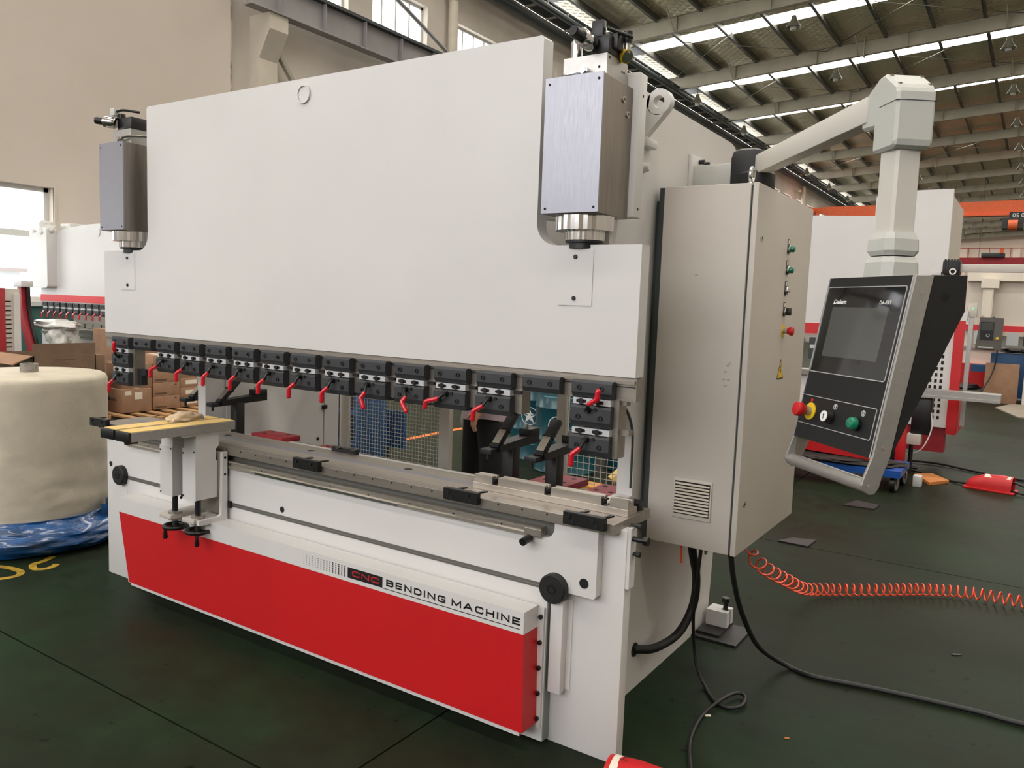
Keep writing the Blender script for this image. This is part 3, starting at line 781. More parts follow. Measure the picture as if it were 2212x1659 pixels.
# cylinder mounting plates + cylinders
def cyl_unit(s):
    f = (lambda x: x) if s == 1 else (lambda x: x)
    off = 0 if s == 1 else -2.565
    X0_, X1_ = -.32+off, -.118+off
    q = MB().box(*( (-.44, -.096) if s == 1 else (-2.905, -2.56) ), .13, .19, 1.80, 2.262, .004).build('mounting_plate', PAINT, pb)
    mb = MB()
    for z in (2.19, 1.828): 
        xx = -.096 if s == 1 else -2.56
        mb.cyl((xx, .16, z), (xx+.001, .16, z), .0045, n=10)
    mb.build('plate_screw', HOLE, q)
    c = MB().box(X0_, X1_, -.075, .13, 1.792, 2.21, .001).build('hydraulic_cylinder', STEELC, pb, smooth=False)
    MB().box(X0_-.001, X1_+.001, -.083, -.0755, 1.794, 2.212).build('cylinder_cover', STEELB, c, smooth=False)
    mb = MB()
    for x in (X0_+.014, X1_-.014):
        for z in (1.808, 2.192): mb.cyl((x, -.084, z), (x, -.082, z), .0042, n=10)
    mb.build('cover_screw', HOLE, c)
    cx, cy = (X0_+X1_)/2, .03
    def ring(r, z0, z1, nm, nf=44):
        poly = []
        for i in range(nf):
            a = 2*PI*i/nf
            rr = r*(1.0 if i % 2 else .975)
            poly.append((cx+rr*math.cos(a), cy+rr*math.sin(a)))
        MB().prism(poly, 'Z', z0, z1).build(nm, CHROME, c, smooth=False)
    ring(.098, 1.745, 1.792, 'flange_ring'); ring(.066, 1.715, 1.745, 'gland_ring', 52)
    MB().cyl((cx, cy, 1.708), (cx, cy, 1.716), .062, n=32).build('seal_ring', BLACK, c)
    MB().cyl((cx, cy, 1.69), (cx, cy, 1.71), .05, n=28).build('piston_rod', BLK, c)
    if s == 1:
        mb = MB()
        for (y, z) in ((.062, 2.16), (.095, 2.12)): mb.lathe([(0, 0), (.0105, 0), (.0105, .004), (.006, .004), (.006, .001), (0, .001)], (X1_, y, z), 16, (1, 0, 0))
        mb.build('port_plug', STEEL, c)
    # valve manifold
    mx0, mx1 = (X0_+.03, X1_-.017)
    v = MB().box(mx0, mx1, -.03, .115, 2.213, 2.283, .001).build('valve_manifold', ALU, c, smooth=False)
    mb = MB().lathe([(0, 0), (.012, 0), (.012, .004), (.003, .006), (0, .006)], (mx1-.045 if s == 1 else mx1-.06, -.03, 2.235), 12, (0, -1, 0))
    mb = MB().cyl((mx0+.085, -.05, 2.232), (mx0+.085, -.03, 2.232), .013, n=14).cyl((mx0+.085, -.06, 2.232), (mx0+.085, -.05, 2.232), .011, n=6)
    mb.tube(smooth_path([(mx0+.085, -.042, 2.232), (mx0+.03, -.045, 2.226), (mx0-.01, -.03, 2.224), (mx0-.03, .03, 2.224)] if s == 1 else [(mx0+.085, -.042, 2.232), (mx0+.13, -.05, 2.238), (mx0+.17, -.03, 2.243), (mx0+.26, .04, 2.245)], 5), .006, 8)
    mb.build('pipe_fitting', CHROME, v)
    mb = MB().cyl((mx0+.128, -.0305, 2.243), (mx0+.128, -.029, 2.243), .004, n=10)
    if s == 1:
        for (y, z) in ((-.015, 2.272), (.075, 2.25), (.09, 2.25)): mb.cyl((mx1, y, z), (mx1+.0012, y, z), .004, n=8)
    mb.build('port_hole', HOLE, v)
    sx_ = mx0+.08 if s == 1 else mx0+.02
    MB().lathe([(0, 0), (.024, 0), (.027, .006), (.027, .055), (.024, .06), (0, .06)], (sx_+.02, -.035, 2.315), 22, (-.12 if s == 1 else -.5, -1, .12) if s == 1 else (-.8, -.6, .1)).build('solenoid', CHROME, v)
    dv = V((-.12, -1, .12)).normalized() if s == 1 else V((-.8, -.6, .1)).normalized()
    b0 = V((sx_+.02, -.035, 2.315))
    MB().cyl(b0+dv*.058, b0+dv*.095, .0175, n=18).cyl(b0+dv*.095, b0+dv*.1, .015, n=18).build('solenoid_cap', BLK, v)
    MB().box(sx_+.02, mx1+.004, -.03, .06, 2.283, 2.338, .003).box(sx_+.015, sx_+.055, -.03, -.005, 2.33, 2.385 if s == 1 else 2.36, .003).build('valve_body', BLK, v)
    if s == 1:
        MB().tube([(sx_+.06, -.01, 2.362), (sx_+.13, .03, 2.335)], .006, 8).box(mx1-.02, mx1+.018, .0, .045, 2.30, 2.352, .006).build('valve_connector', BLK, v)
        MB().cyl((mx0+.018, .02, 2.283), (mx0+.018, .02, 2.345), .0185, n=18).cyl((mx0+.018, .02, 2.345), (mx0+.018, .02, 2.352), .014, n=18).build('relief_valve', CHROME, v)
        MB().cyl((mx1-.04, .09, 2.33), (mx1+.025, .06, 2.29), .019, n=18).build('sensor_tube', CHROME, v)
        MB().lathe([(.0195, 0), (.0225, 0), (.0225, .012), (.0195, .012)], (mx1+.012, .066, 2.297), 24, (.065, -.03, -.04), cap=False).build('yellow_ring', YEL, v)
        MB().cyl((mx1+.022, .06, 2.30), (mx1+.022, .06, 2.335), .011, n=14).build('sensor_neck', STEEL, v)
        MB().cyl((mx1+.022, .06, 2.33), (mx1+.022, .06, 2.365), .016, n=14).build('sensor_plug', BLK, v)
        MB().cyl((X0_+.022, -.06, 2.212), (X0_+.022, -.06, 2.243), .0022, n=6).build('bleed_pin', CHROME, c)
    else:
        MB().box(sx_-.008, sx_+.03, -.05, -.02, 2.35, 2.385, .002).build('valve_plug', PAINTG, v)
        MB().tube(smooth_path([(sx_+.03, -.035, 2.37), (sx_+.08, -.03, 2.372), (sx_+.16, 0, 2.36)], 5), .006, 8).build('valve_cable', BLK, v)
cyl_unit(1); cyl_unit(-1)
# lifting lug
lug = arc(-.125, 2.22, .045, 115, -40, 14) + [(-.2, 2.10), (-.2, 2.2)]
hol = []
o_ = [(-.125+.045*math.cos(t), 2.22+.045*math.sin(t)) for t in [math.radians(a) for a in range(0, 360, 15)]]
# lug plate with a real hole: ring + web
i_ = [(-.125+.021*math.cos(t), 2.22+.021*math.sin(t)) for t in [math.radians(a) for a in range(0, 360, 15)]]
for (xs_, nm) in ((0, 'r'), (-2.45, 'l')):
    mb = MB()
    mb.frame_ring([(x+xs_*0, z) for x, z in o_], i_, 'Y', .35, .385)
    mb.prism([(-.19, 2.27), (-.158, 2.251), (-.163, 2.20), (-.15, 2.182), (-.102, 2.18), (-.093, 2.188), (-.178, 2.096), (-.19, 2.096)][0:4] + [(-.115, 2.176), (-.095, 2.187), (-.178, 2.096), (-.19, 2.10)], 'Y', .35, .385)
    if nm == 'r': mb.build('lifting_lug', PAINT, pb)
MB().box(-.185, -.15, .33, .42, 2.07, 2.10, .004).build('lug_weld', PAINT, pb)
MB().cyl((-.18, .36, 2.0), (-.15, .36, 2.0), .022, .012, 18).build('side_boss', PAINT, pb)
# red/white lower cover (left end cut on a slant)
cv = MB().prism([(-2.655, .417), (-.289, .417), (-.28, .078), (-2.575, .078)], 'Y', -.14, -.05).build('lower_cover', RED, pb, smooth=False)
cv2 = MB().prism([(-2.655, .4175), (-.289, .4175), (-.289, .493), (-2.655, .493)], 'Y', -.1405, -.05).build('cover_header', PAINT, pb, smooth=False)
MB().box(-.2895, -.266, -.05, -.041, .06, .486).box(-2.68, -2.65, -.05, -.041, .06, .486).build('cover_flange', PAINT, cv, smooth=False)
mb = MB()
for z in (.455, .365, .275, .185, .095): mb.lathe([(0, 0), (.008, 0), (.008, .008), (0, .01)], (-.277, -.05, z), 12, (0, -1, 0))
mb.build('cover_screw', BLK, cv)
MB().box(-2.57, -.295, -.135, -.05, .062, .078).build('kick_strip', PAINT, cv, smooth=False)

# printed lettering on the header
XD, ZD = (1, 0, 0), (0, 0, 1)
mb = MB()
for i in range(15):
    r = .0010 + .0021*i/14
    for j in range(6):
        x = -1.338 + i*.0164; z = .4365 + .0074*j
        mb.box(x-r*.8, x+r*.8, -.1412, -.1405, z-r, z+r)
mb.build('dot_print', INK, cv2, smooth=False)
MB().box(-1.093, -.914, -.1412, -.1405, .4335, .4745).build('print_panel', INK, cv2, smooth=False)
stroke_text('cnc_lettering', 'CNC', REDINK, cv2, -1.069, .4435, .138, .0225, -.1416, t=.0052, gap=.3)
stroke_text('bending_lettering', 'BENDING', INK, cv2, -.895, .445, .279, .0255, -.141, t=.0064)
stroke_text('machine_lettering', 'MACHINE', INK, cv2, -.589, .445, .286, .0255, -.141, t=.0064)
MB().box(-.913, -.304, -.1412, -.1405, .432, .4345).build('underline_print', INK, cv2, smooth=False)

# ---- table on the bed with dies and clamps
tb = MB().box(-2.985, -.022, -.05, .225, .784, .8185, .0008).build('work_table', STEELD, pb, smooth=False)
mb = MB()
for k in range(30):
    x = -2.93+.0985*k
    mb.cyl((x, -.0505, .809), (x, -.049, .809), .0038, n=8)
mb.build('table_hole', HOLE, tb)
mb = MB()
for x in (-2.80, -2.2, -1.62, -1.05): mb.cyl((x, .15, .8183), (x, .15, .819), .017, n=18)
mb.build('table_bore', HOLE, tb)
MB().box(-2.985, -.66, .09, .13, .8186, .8192).build('die_seat_strip', STEELB, tb, smooth=False)
def tclamp(x, y=-.052, rot=False, nm='table_clamp'):
    d = 1 if not rot else -1
    c = MB().box(x, x+.15, *sorted((y-.022*d, y)), .797, .84, .0015).build(nm, BLK, pb, origin=(x, y, .8), smooth=False)
    m_ = MB()
    for a in (.022, .108): m_.cyl((x+a, y-.026*d, .826), (x+a, y-.02*d, .826), .007, n=12).cyl((x+a+.014, y-.024*d, .808), (x+a+.014, y-.02*d, .808), .006, n=12)
    m_.build('clamp_screw', BLACK, c)
    m_ = MB()
    for a in (.05, .14): m_.prism([(x+a, y), (x+a+.012, y), (x+a+.02, y+.03*d), (x+a+.005, y+.03*d)], 'Z', .836, .841)
    m_.build('clamp_finger', BLK, c)
    return c
for x in (-.692, -.197, -1.486, -3.03): tclamp(x)
tclamp(-1.56, .215, True)
MB().box(-.09, -.035, .16, .2, .8186, .85, .002).build('table_clamp', BLK, pb)
die = MB().box(-.66, -.03, .062, .135, .8187, .842, .0008).build('die_holder', STEEL, pb, smooth=False)
for (a, b) in ((-.655, -.575), (-.548, -.352), (-.325, -.13), (-.098, -.031)):
    MB().prism([(.064, .842), (.064, .872), (.084, .872), (.09, .862), (.096, .872), (.108, .872), (.108, .842)], 'X', a, b).build('die_segment', STEEL, die, smooth=False)
for x in (-.575, -.352, -.13):
    MB().prism([(x-.002, .843), (x-.002, .864), (x+.012, .864), (x+.012, .858), (x+.005, .855), (x+.005, .843)], 'Y', .07, .1).build('die_stop', BLK, die, smooth=False)
mb = MB()
for x in (-.56, -.338, -.112): mb.cyl((x, .1, .842), (x, .1, .8435), .012, n=14)
mb.build('die_bolt', BLACK, die)

# ---- back gauge
bgx = [(-.82, .43), (-.565, .40), (-2.90, .44), (-2.63, .42)]
MB().box(-2.75, -.25, .72, .78, .60, .68, .004).build('back_gauge_beam', BLACK, pb)
for i, (x, y) in enumerate(((-.80, .37), (-.575, .35), (-2.93, .44), (-2.66, .42))):
    g = empty('back_gauge_finger', (x, y, .8)); g.parent = pb; g.location = V((x, y, .8))-W[pb.name]
    wx = .05
    MB().prism([(y+.0, .897), (y+.0, .925), (y+.3, .945), (y+.3, .905), (y+.05, .897)], 'X', x-.004, x+wx+.004).build('gauge_arm', BLK, g, smooth=False)
    MB().box(x-.012, x+wx-.008, y-.055, y+.01, .893, .914, .002).build('gauge_tip', BLACK, g)
    MB().cyl((x+.01, y-.03, .868), (x+.01, y-.03, .895), .007, n=12).build('gauge_screw', BLK, g)
    xf_ = M.Translation((x+.005, y+.01, .925)) @ M.Rotation(math.radians(-47), 4, 'X')
    MB(xf_).box(0, .04, -.012, .012, -.02, .165, .002).build('lifted_finger', BLACK, g)
    MB(xf_).box(.003, .037, -.0135, -.0118, -.0, .072).build('finger_face', STEELD, g, smooth=False)
    MB(xf_).box(-.002, .042, -.016, .014, .074, .08).build('finger_joint', BLK, g, smooth=False)
    MB().box(x, x+.055, y+.09, y+.145, .56, .905, .003).build('gauge_post', BLK, g)
    MB().box(x-.004, x+.055, y+.22, y+.30, .935, .968, .003).build('post_cap', BLACK, g)
    MB().cyl((x+.025, y+.24, .968), (x+.025, y+.24, .985), .007, n=12).build('cap_pin', CHROME, g)
for (x0, x1, y0, y1, z, m_) in ((-.70, -.52, .52, .72, .765, PINKRED), (-.43, -.30, .50, .68, .765, PINKRED), (-2.53, -2.28, .55, .68, .745, REDDK), (-2.16, -1.98, .62, .76, .70, REDDK)):
    b_ = MB().box(x0, x1, y0, y1, z-.03, z, .003).build('gauge_slide_block', m_, pb)
    q_ = MB()
    for a in (.25, .75):
        for c in (.3, .75): q_.cyl((x0+(x1-x0)*a, y0+(y1-y0)*c, z), (x0+(x1-x0)*a, y0+(y1-y0)*c, z+.0006), .012, n=12)
    q_.build('block_bolt', HOLE, b_)
    MB().box(x1-.08, x1+.04, y0+.02, y0+.07, z-.07, z-.03, .004).build('block_bracket', BLK, b_)
MB().box(-2.7, -.3, .7, .74, .55, .6).build('gauge_rail', STEELD, pb, smooth=False)

# ---- side door of left frame seen under the ram, rear guard
ld = MB().box(-2.753, -2.748, .55, 1.285, .3, 1.5, .001).box(-2.753, -2.748, 1.295, 1.42, .3, 1.5, .001).build('side_panel', PAINT, pb, smooth=False)
MB().box(-2.75, -2.735, 1.27, 1.31, .79, .815, .003).build('door_catch', BLK, ld)
MB().cyl((-2.75, 1.24, .60), (-2.745, 1.24, .60), .011, n=14).build('panel_hole', HOLE, ld)
rg = empty('rear_guard', (-1.5, 1.5, 0)); rg.parent = pb; rg.location = V((-1.5, 1.5, 0))-W[pb.name]
for (a, b) in ((-2.80, -2.74), (-1.955, -1.875), (-1.13, -1.07), (-.30, -.24)):
    MB().box(a, b, 1.48, 1.52, .0, 1.55, .002).build('guard_post', PAINTC, rg)
for (z0, z1) in ((.40, .44), (1.51, 1.55)):
    MB().box(-2.74, -1.955, 1.48, 1.52, z0, z1).box(-1.07, -.3, 1.48, 1.52, z0, z1).build('guard_rail', PAINTC, rg, smooth=False)
def mesh_panel(x0, x1, z0, z1, p, y=1.5, r=.0018):
    m_ = MB(); k = 0; x = x0
    def wire(a, b):
        m_.tube([a, b], r, 4)
    while x <= x1:
        # crimped vertical wires
        pts = []; z = z0; s_ = 1 if k % 2 else -1
        n = int((z1-z0)/(p/1.0))
        for j in range(n+1):
            pts.append((x+.0006*s_*(1 if j % 2 else -1), y+.0012*s_*(1 if j % 2 else -1), z0+j*p))
        m_.tube(pts, r, 4); x += p; k += 1
    z = z0; k = 0
    while z <= z1:
        m_.tube([(x0, y+.0014, z), (x1, y+.0014, z)], r, 4); z += p; k += 1
    return m_
mesh_panel(-2.74, -1.955, .44, 1.5, .0245).build('wire_mesh', WIREM, rg, smooth=False, kind='stuff')
mesh_panel(-1.07, -.30, .44, 1.5, .036, r=.0024).build('wire_mesh', WIREM, rg, smooth=False, kind='stuff')

# rear levelling foot and floor pads
MB().prism([(-.16, 1.30), (-.06, 1.30), (-.06, 1.335), (-.1, 1.335), (-.1, 1.36), (-.06, 1.36), (-.06, 1.39), (-.16, 1.39)], 'Z', .022, .095).build('levelling_foot', PAINT, pb, smooth=False)
MB().cyl((-.085, 1.348, .05), (-.085, 1.348, .13), .011, n=12).cyl((-.085, 1.348, .13), (-.085, 1.348, .152), .019, n=6).build('levelling_bolt', BLK, pb)
tag(MB(M.Rotation(.0, 4, 'Z')).box(-.32, .03, 1.16, 1.40, .0004, .01).build('floor_plate', DKPAD, smooth=False), 'large dark steel plate on the floor under the rear foot of the press brake', 'plate')
tag(MB().box(-.17, -.06, 1.20, 1.40, .0105, .021).build('floor_plate', DKPAD, smooth=False), 'small dark steel shim lying on the larger plate under the rear foot', 'plate')
tag(MB().prism([(-.276, 2.998), (-.214, 3.133), (-.073, 3.184), (-.082, 2.991)], 'Z', .0004, .01).build('floor_plate', DKPAD, smooth=False), 'loose dark plate on the floor beyond the orange coiled hose', 'plate')
tag(MB().prism([(-.128, 4.375), (-.076, 4.622), (.108, 4.564), (.093, 4.398)], 'Z', .0004, .01).build('floor_plate', DKPAD, smooth=False), 'loose dark plate on the floor below the control pendant handle', 'plate')

# ================================================================== SHEET SUPPORT on the guide rail
ss = empty('sheet_support', (-2.0, -.2, .45), 'front sheet support arm with yellow boards, two posts and two handwheels', 'support')
for k, (a, b) in enumerate(((-2.145, -2.052), (-2.036, -1.943))):
    p = MB().box(a, b, -.50, -.005, .896, .934, .001).build('support_beam', ALU, ss, smooth=False)
    MB().box(a+.004, b-.004, -.497, -.008, .934, .9365).build('yellow_board', YELB, p, smooth=False)
    MB().box(a-.001, b+.001, -.512, -.499, .894, .9355, .003).build('end_cap', BLK, p)
MB().box(-2.052, -2.036, -.49, -.02, .90, .925).build('beam_spacer', ALU, ss, smooth=False)
MB().cyl((-1.985, -.50, .889), (-1.985, -.45, .889), .009, n=12).build('stop_knob', BLK, ss)
MB().box(-2.05, -1.955, -.27, -.03, .884, .896, .001).box(-2.15, -2.07, -.27, -.1, .884, .896, .001).build('top_plate', PAINT, ss, smooth=False)
for k, X in enumerate((-1.96, -2.102)):
    # folded post: side sheet with shoulder, front cover
    y0 = -.195 if k == 0 else -.212
    MB().prism([(y0, .597), (y0, .884), (y0+.115, .884), (y0+.115, .83), (y0+.10, .815), (y0+.10, .765), (y0+.108, .76), (y0+.108, .597)], 'X', X-.085, X).build('post_housing', PAINT, ss, smooth=False)
    fc = MB().box(X-.092, X+.001, y0-.0035, y0, .596, .822).build('post_cover', PAINT, ss, smooth=False)
    m_ = MB()
    for (xx, zz) in ((X-.085, .80), (X-.008, .812), (X-.085, .61)): m_.cyl((xx, y0-.006, zz), (xx, y0-.003, zz), .004, n=8)
    m_.build('cover_screw', BLK, fc)
    cx, cy = X-.03, y0+.03
    MB().cyl((cx, cy, .515), (cx, cy, .60), .0125, n=16).build('spindle', BLK, ss)
    MB().cyl((cx, cy, .512), (cx, cy, .522), .03, n=22).build('bearing_flange', STEEL, ss)
    MB().box(X-.09, X-.004, y0-.01, -.05, .49, .512, .004).build('base_bracket', PAINTC, ss)
    MB().cyl((cx, cy, .482), (cx, cy, .49), .028, n=22).build('bearing_flange', STEEL, ss)
    MB().cyl((cx, cy, .452), (cx, cy, .484), .016, .012, n=18).build('wheel_hub', BLK, ss)
    hw = MB(); R_ = .047
    hw.tube([(cx+R_*math.cos(a), cy+R_*math.sin(a), .452) for a in [2*PI*i/36 for i in range(36)]], .0095, 8, closed=True)
    for a in (30, 150, 270): hw.tube([(cx, cy, .455), (cx+R_*math.cos(math.radians(a)), cy+R_*math.sin(math.radians(a)), .452)], .006, 6)
    hw.build('handwheel', BLK, ss)
    gx = cx+(.035 if k == 0 else -.03)
    MB().lathe([(0, 0), (.006, 0), (.011, -.045), (.009, -.052), (0, -.053)], (gx, cy-.03, .447), 14).build('wheel_grip', BLK, ss)
    if k == 0:
        MB().tube([(X-.1, y0+.02, .60), (X-.13, y0+.02, .598), (X-.14, y0+.02, .583)], .006, 6).build('locking_lever', BLK, ss)
MB().prism([(-.055, .80), (-.08, .80), (-.082, .66), (-.085, .52), (-.10, .512), (-.20, .512), (-.20, .49), (-.055, .485)], 'X', -1.95, -1.932).build('side_bracket', PAINT, ss, smooth=False)
m_ = MB()
for z in (.775, .70): m_.cyl((-1.933, -.068, z), (-1.931, -.068, z), .006, n=10)
m_.build('bracket_bolt', BLK, ss)
MB().box(-2.10, -1.95, -.085, -.055, .52, .80, .002).build('back_plate', STEELD, ss)
MB().box(-2.06, -1.935, -.054, -.046, .69, .78).build('carriage', BLK, ss, smooth=False)
MB().box(-1.94, -1.915, -.055, -.043, .545, .575).build('carriage', BLK, ss, smooth=False)
# glove on the boards
gl = []
gm = MB()
prof = [(-2.135, -.15, .944, .012), (-2.125, -.19, .949, .024), (-2.11, -.235, .95, .028), (-2.09, -.275, .951, .030), (-2.075, -.31, .949, .026)]
bm = bmesh.new()
bmesh.ops.create_icosphere(bm, subdivisions=4, radius=1)
random.seed(3)
for v in bm.verts:
    import mathutils.noise as mn
    n_ = mn.noise(v.co*1.7)*.35 + mn.noise(v.co*4.0)*.16
    v.co = v.co*(1+n_)
    v.co = V((v.co.x*.042, v.co.y*.082, max(v.co.z*.03, -.007)))
    v.co = M.Rotation(math.radians(8), 3, 'Z') @ v.co
gm._add([tuple(v.co+V((-2.09, -.16, .9445))) for v in bm.verts], [tuple(v.index for v in f.verts) for f in bm.faces]); bm.free()
g_ = empty('work_glove', (-2.09, -.16, .937), 'crumpled beige cotton work glove lying on the yellow support boards', 'glove')
gm.build('glove_body', CLOTH, g_, ang=80)
MB().tube(smooth_path([(-2.12, -.085, .94), (-2.105, -.08, .952), (-2.08, -.08, .953), (-2.06, -.086, .941)], 5), .004, 6).build('blue_hem', mat('blue_thread', (92, 112, 150), .8), g_)

# ================================================================== CONTROL CABINET
cab = empty('control_cabinet', (.03, .87, .63), 'grey electrical control cabinet with louvred vent and push buttons on its door', 'cabinet')
MB().box(-.14, .178, .48, 1.267, .63, 1.947, .003).build('cabinet_body', PAINTC, cab)
MB().box(-.158, -.1395, .482, 1.265, .632, 1.945).box(-.176, -.15, .5, 1.2, .7, 1.9).build('mounting_gasket', GASK, cab, smooth=False)
MB().box(.178, .185, .486, 1.26, .636, 1.941).build('door_seal', GASK, cab, smooth=False)
door = MB().box(.185, .2045, .48, 1.268, .629, 1.948, .002).build('door', PAINTC, cab)
for z in (1.765, .808): MB().lathe([(0, 0), (.012, 0), (.012, .003), (.007, .004), (.007, .001), (0, .001)], (.2045, .548, z), 18, (1, 0, 0)).build('door_lock', CHROME, door)
mb = MB()
for z in (1.765, .808): mb.box(.2045, .207, .546, .550, z-.006, z+.006)
mb.build('lock_slot', HOLE, door, smooth=False)
DX = .2045
for i, z in enumerate((1.757, 1.676, 1.596, 1.514)):
    pl = MB().prism([(u, v) for u, v in rrect(.895, .927, z-.022, z+.035, .006)], 'X', DX, DX+.0015).build('button_plate', BLK, door, smooth=False)
    MB().box(DX+.0015, DX+.002, .901, .921, z+.016, z+.031).build('button_legend', PAPER, pl, smooth=False)
    MB().lathe([(.014, 0), (.0148, .006), (.012, .009), (0, .009)], (DX+.001, .911, z-.003), 22, (1, 0, 0)).build('bezel_ring', CHROME, pl)
    if i < 2: MB().lathe([(.0125, 0), (.0125, .014), (.010, .018), (0, .019)], (DX+.008, .911, z-.003), 22, (1, 0, 0)).build('push_button', GREEN, pl)
    elif i == 2: MB().lathe([(.009, 0), (.009, .008), (.004, .009), (.004, .004), (0, .004)], (DX+.008, .911, z-.003), 18, (1, 0, 0)).build('key_switch', CHROME, pl)
    else: MB().box(DX+.008, DX+.028, .903, .919, z-.017, z+.012, .003).build('selector_knob', BLK, pl)
def estop(c, d, parent, s=1.0, ring=.03):
    MB().lathe([(0, 0), (ring*s, 0), (ring*s, .0025*s), (0, .0025*s)], c, 30, d).build('yellow_ring', YEL, parent)
    MB().lathe([(.012*s, .002*s), (.0125*s, .016*s), (.0125*s, .02*s)], c, 22, d).build('button_stem', ALU if s < 1 else YEL, parent)
    MB().lathe([(.0, .02*s), (.014*s, .02*s), (.0165*s, .026*s), (.0205*s, .034*s), (.0205*s, .042*s), (.018*s, .047*s), (.010*s, .049*s), (0, .049*s)], c, 26, d).build('emergency_button', RED, parent)
estop((DX, .916, 1.436), (1, 0, 0), door, .85)
tr = MB().prism([(.868, 1.245), (.962, 1.245), (.914, 1.325)], 'X', DX, DX+.0008).build('warning_sign', mat('black_border', (30, 28, 22), .5), door, smooth=False)
MB().prism([(.877, 1.2505), (.953, 1.2505), (.914, 1.315)], 'X', DX+.0008, DX+.0012).build('warning_field', YEL, tr, smooth=False)
MB().prism([(.917, 1.305), (.902, 1.278), (.913, 1.279), (.908, 1.256), (.926, 1.283), (.915, 1.281)], 'X', DX+.0012, DX+.0016).build('lightning_mark', INK, tr, smooth=False)
# louvred vent in the front face
vt = MB().box(-.037, .107, .472, .48, .738, .886, .002).build('vent_frame', PAINTC, cab)
for k in range(10):
    z = .757 + .0118*k
    MB().prism([(.479, z+.009), (.468, z+.001), (.4665, z+.001), (.4665, z+.0035), (.4775, z+.0115)], 'X', -.030, .100).build('louvre', CONC, vt, smooth=False)
MB().box(-.032, .102, .4715, .4735, .753, .876).build('vent_dark', HOLE, vt, smooth=False)
# lifting eye bolt
eb = MB().lathe([(0, 0), (.014, 0), (.014, .008), (.008, .012), (0, .012)], (.162, .53, 1.947), 16)
eb.tube([(.162, .53+.017*math.sin(a), 1.981-.025*math.cos(a)) for a in [2*PI*i/20 for i in range(20)]], .0065, 8, closed=True)
eb.build('eye_bolt', CHROME, cab)
# faint finger marks: shaped smudges with colour of their own
sm = mat('finger_smudge', (176, 166, 156), .5, var=.06, scale=60)
for (x, z) in ((.135, 1.312), (.128, 1.290), (.14, 1.262), (.122, 1.262), (.13, 1.24), (.142, 1.32), (.0, 1.63)):
    MB().prism([(x+.007*math.cos(a), z+.004*math.sin(a)) for a in [2*PI*i/10 for i in range(10)]], 'Y', .4798, .4802).build('smudge', sm, cab, smooth=False)

# ================================================================== PENDANT with swing arm
pd = empty('control_pendant', (.65, 0, 1.6), 'black control pendant with touch screen hanging from a grey jointed swing arm', 'control panel')
# bracket on the frame
MB().box(-.18, -.168, .80, .96, 1.98, 2.125, .002).build('bracket_plate', PAINT, pd)
MB().cyl((-.168, .885, 2.105), (-.145, .885, 2.105), .009, n=14).cyl((-.168, .94, 2.105), (-.145, .94, 2.105), .009, n=14).build('bracket_bolt', BLK, pd)
bb = MB().box(-.168, .035, .83, .92, 2.0, 2.083, .003).build('bracket_bar', PAINTG, pd)
for (dx, r) in ((-.105, 0), ):
    MB().box(-.128, -.082, .8292, .8302, 2.07, 2.0715).build('casting_mark', PAINTC, bb, smooth=False)
fit_text('casting_lettering', 'SGJ', PAINTC, bb, (-.13, .8296, 2.042), XD, ZD, .05, .022, bold=.02, ext=.0003)
MB().box(-.005, .125, .76, .94, 1.955, 2.128, .035).build('joint_cover', BLKP, pd)
MB().lathe([(.0, 0), (.066, 0), (.07, .01), (.07, .075), (.06, .085), (0, .085)], (.095, .80, 1.95), 28).build('joint_base', BLKP, pd)
# arm
A0 = V((.105, .80, 2.06)); A1 = V((.655, .045, 2.058)); ad = (A1-A0).normalized(); sd = ad.cross(V((0, 0, 1))).normalized(); upv = sd.cross(ad)
def frame(o, x, y, z): return M(((x.x, y.x, z.x, o[0]), (x.y, y.y, z.y, o[1]), (x.z, y.z, z.z, o[2]), (0, 0, 0, 1)))
FA = frame(A0, ad, -sd, upv)
MB(FA).box(-.01, (A1-A0).length-.05, -.027, .027, -.035, .035, .004).build('swing_arm', PAINTL, pd)
w_ = V((.70554, -.70867, 0)); b_ = V((.70867, .70554, 0))
cc = V((.703, .028, 0))
# elbow housing
FE = frame(V((cc.x, cc.y, 0)), ad.normalized(), -sd, V((0, 0, 1)))
MB(FE).prism([(-.125, 2.006), (-.125, 2.088), (-.045, 2.128), (-.012, 2.131), (.052, 2.087), (.06, 2.07), (.06, 1.945), (.052, 1.932), (-.052, 1.932), (-.056, 1.945), (-.056, 2.0)], 'Y', -.051, .051).build('elbow_housing', PAINTG, pd, smooth=False).modifiers.new('bevel', 'BEVEL').width = .009
MB(FE).box(-.03, .0612, -.0518, .0518, 2.048, 2.0495).build('cover_seam', GASK, pd, smooth=False)
m_ = MB(FE)
for (a, b) in ((-.002, -.039), (-.002, .039), (.042, -.039), (.042, .039)): m_.cyl((a, b, 2.124-(a+.002)*.6875-.003), (a+.0015, b, 2.124-(a+.002)*.6875+.0018), .0055, n=12)
m_.build('cover_screw', STEEL, pd)
MB(FE).cyl((-.085, 0, 1.99), (-.085, 0, 2.012), .012, n=12).build('cable_gland', BLK, pd)
FC = frame(V((cc.x, cc.y, 0)), w_, b_, V((0, 0, 1)))
def octo(h, c): return [(-h+c, -h), (h-c, -h), (h, -h+c), (h, h-c), (h-c, h), (-h+c, h), (-h, h-c), (-h, -h+c)]
MB(FC).prism(octo(.036, .007), 'Z', 1.70, 1.94).build('column', PAINTL, pd, smooth=False)
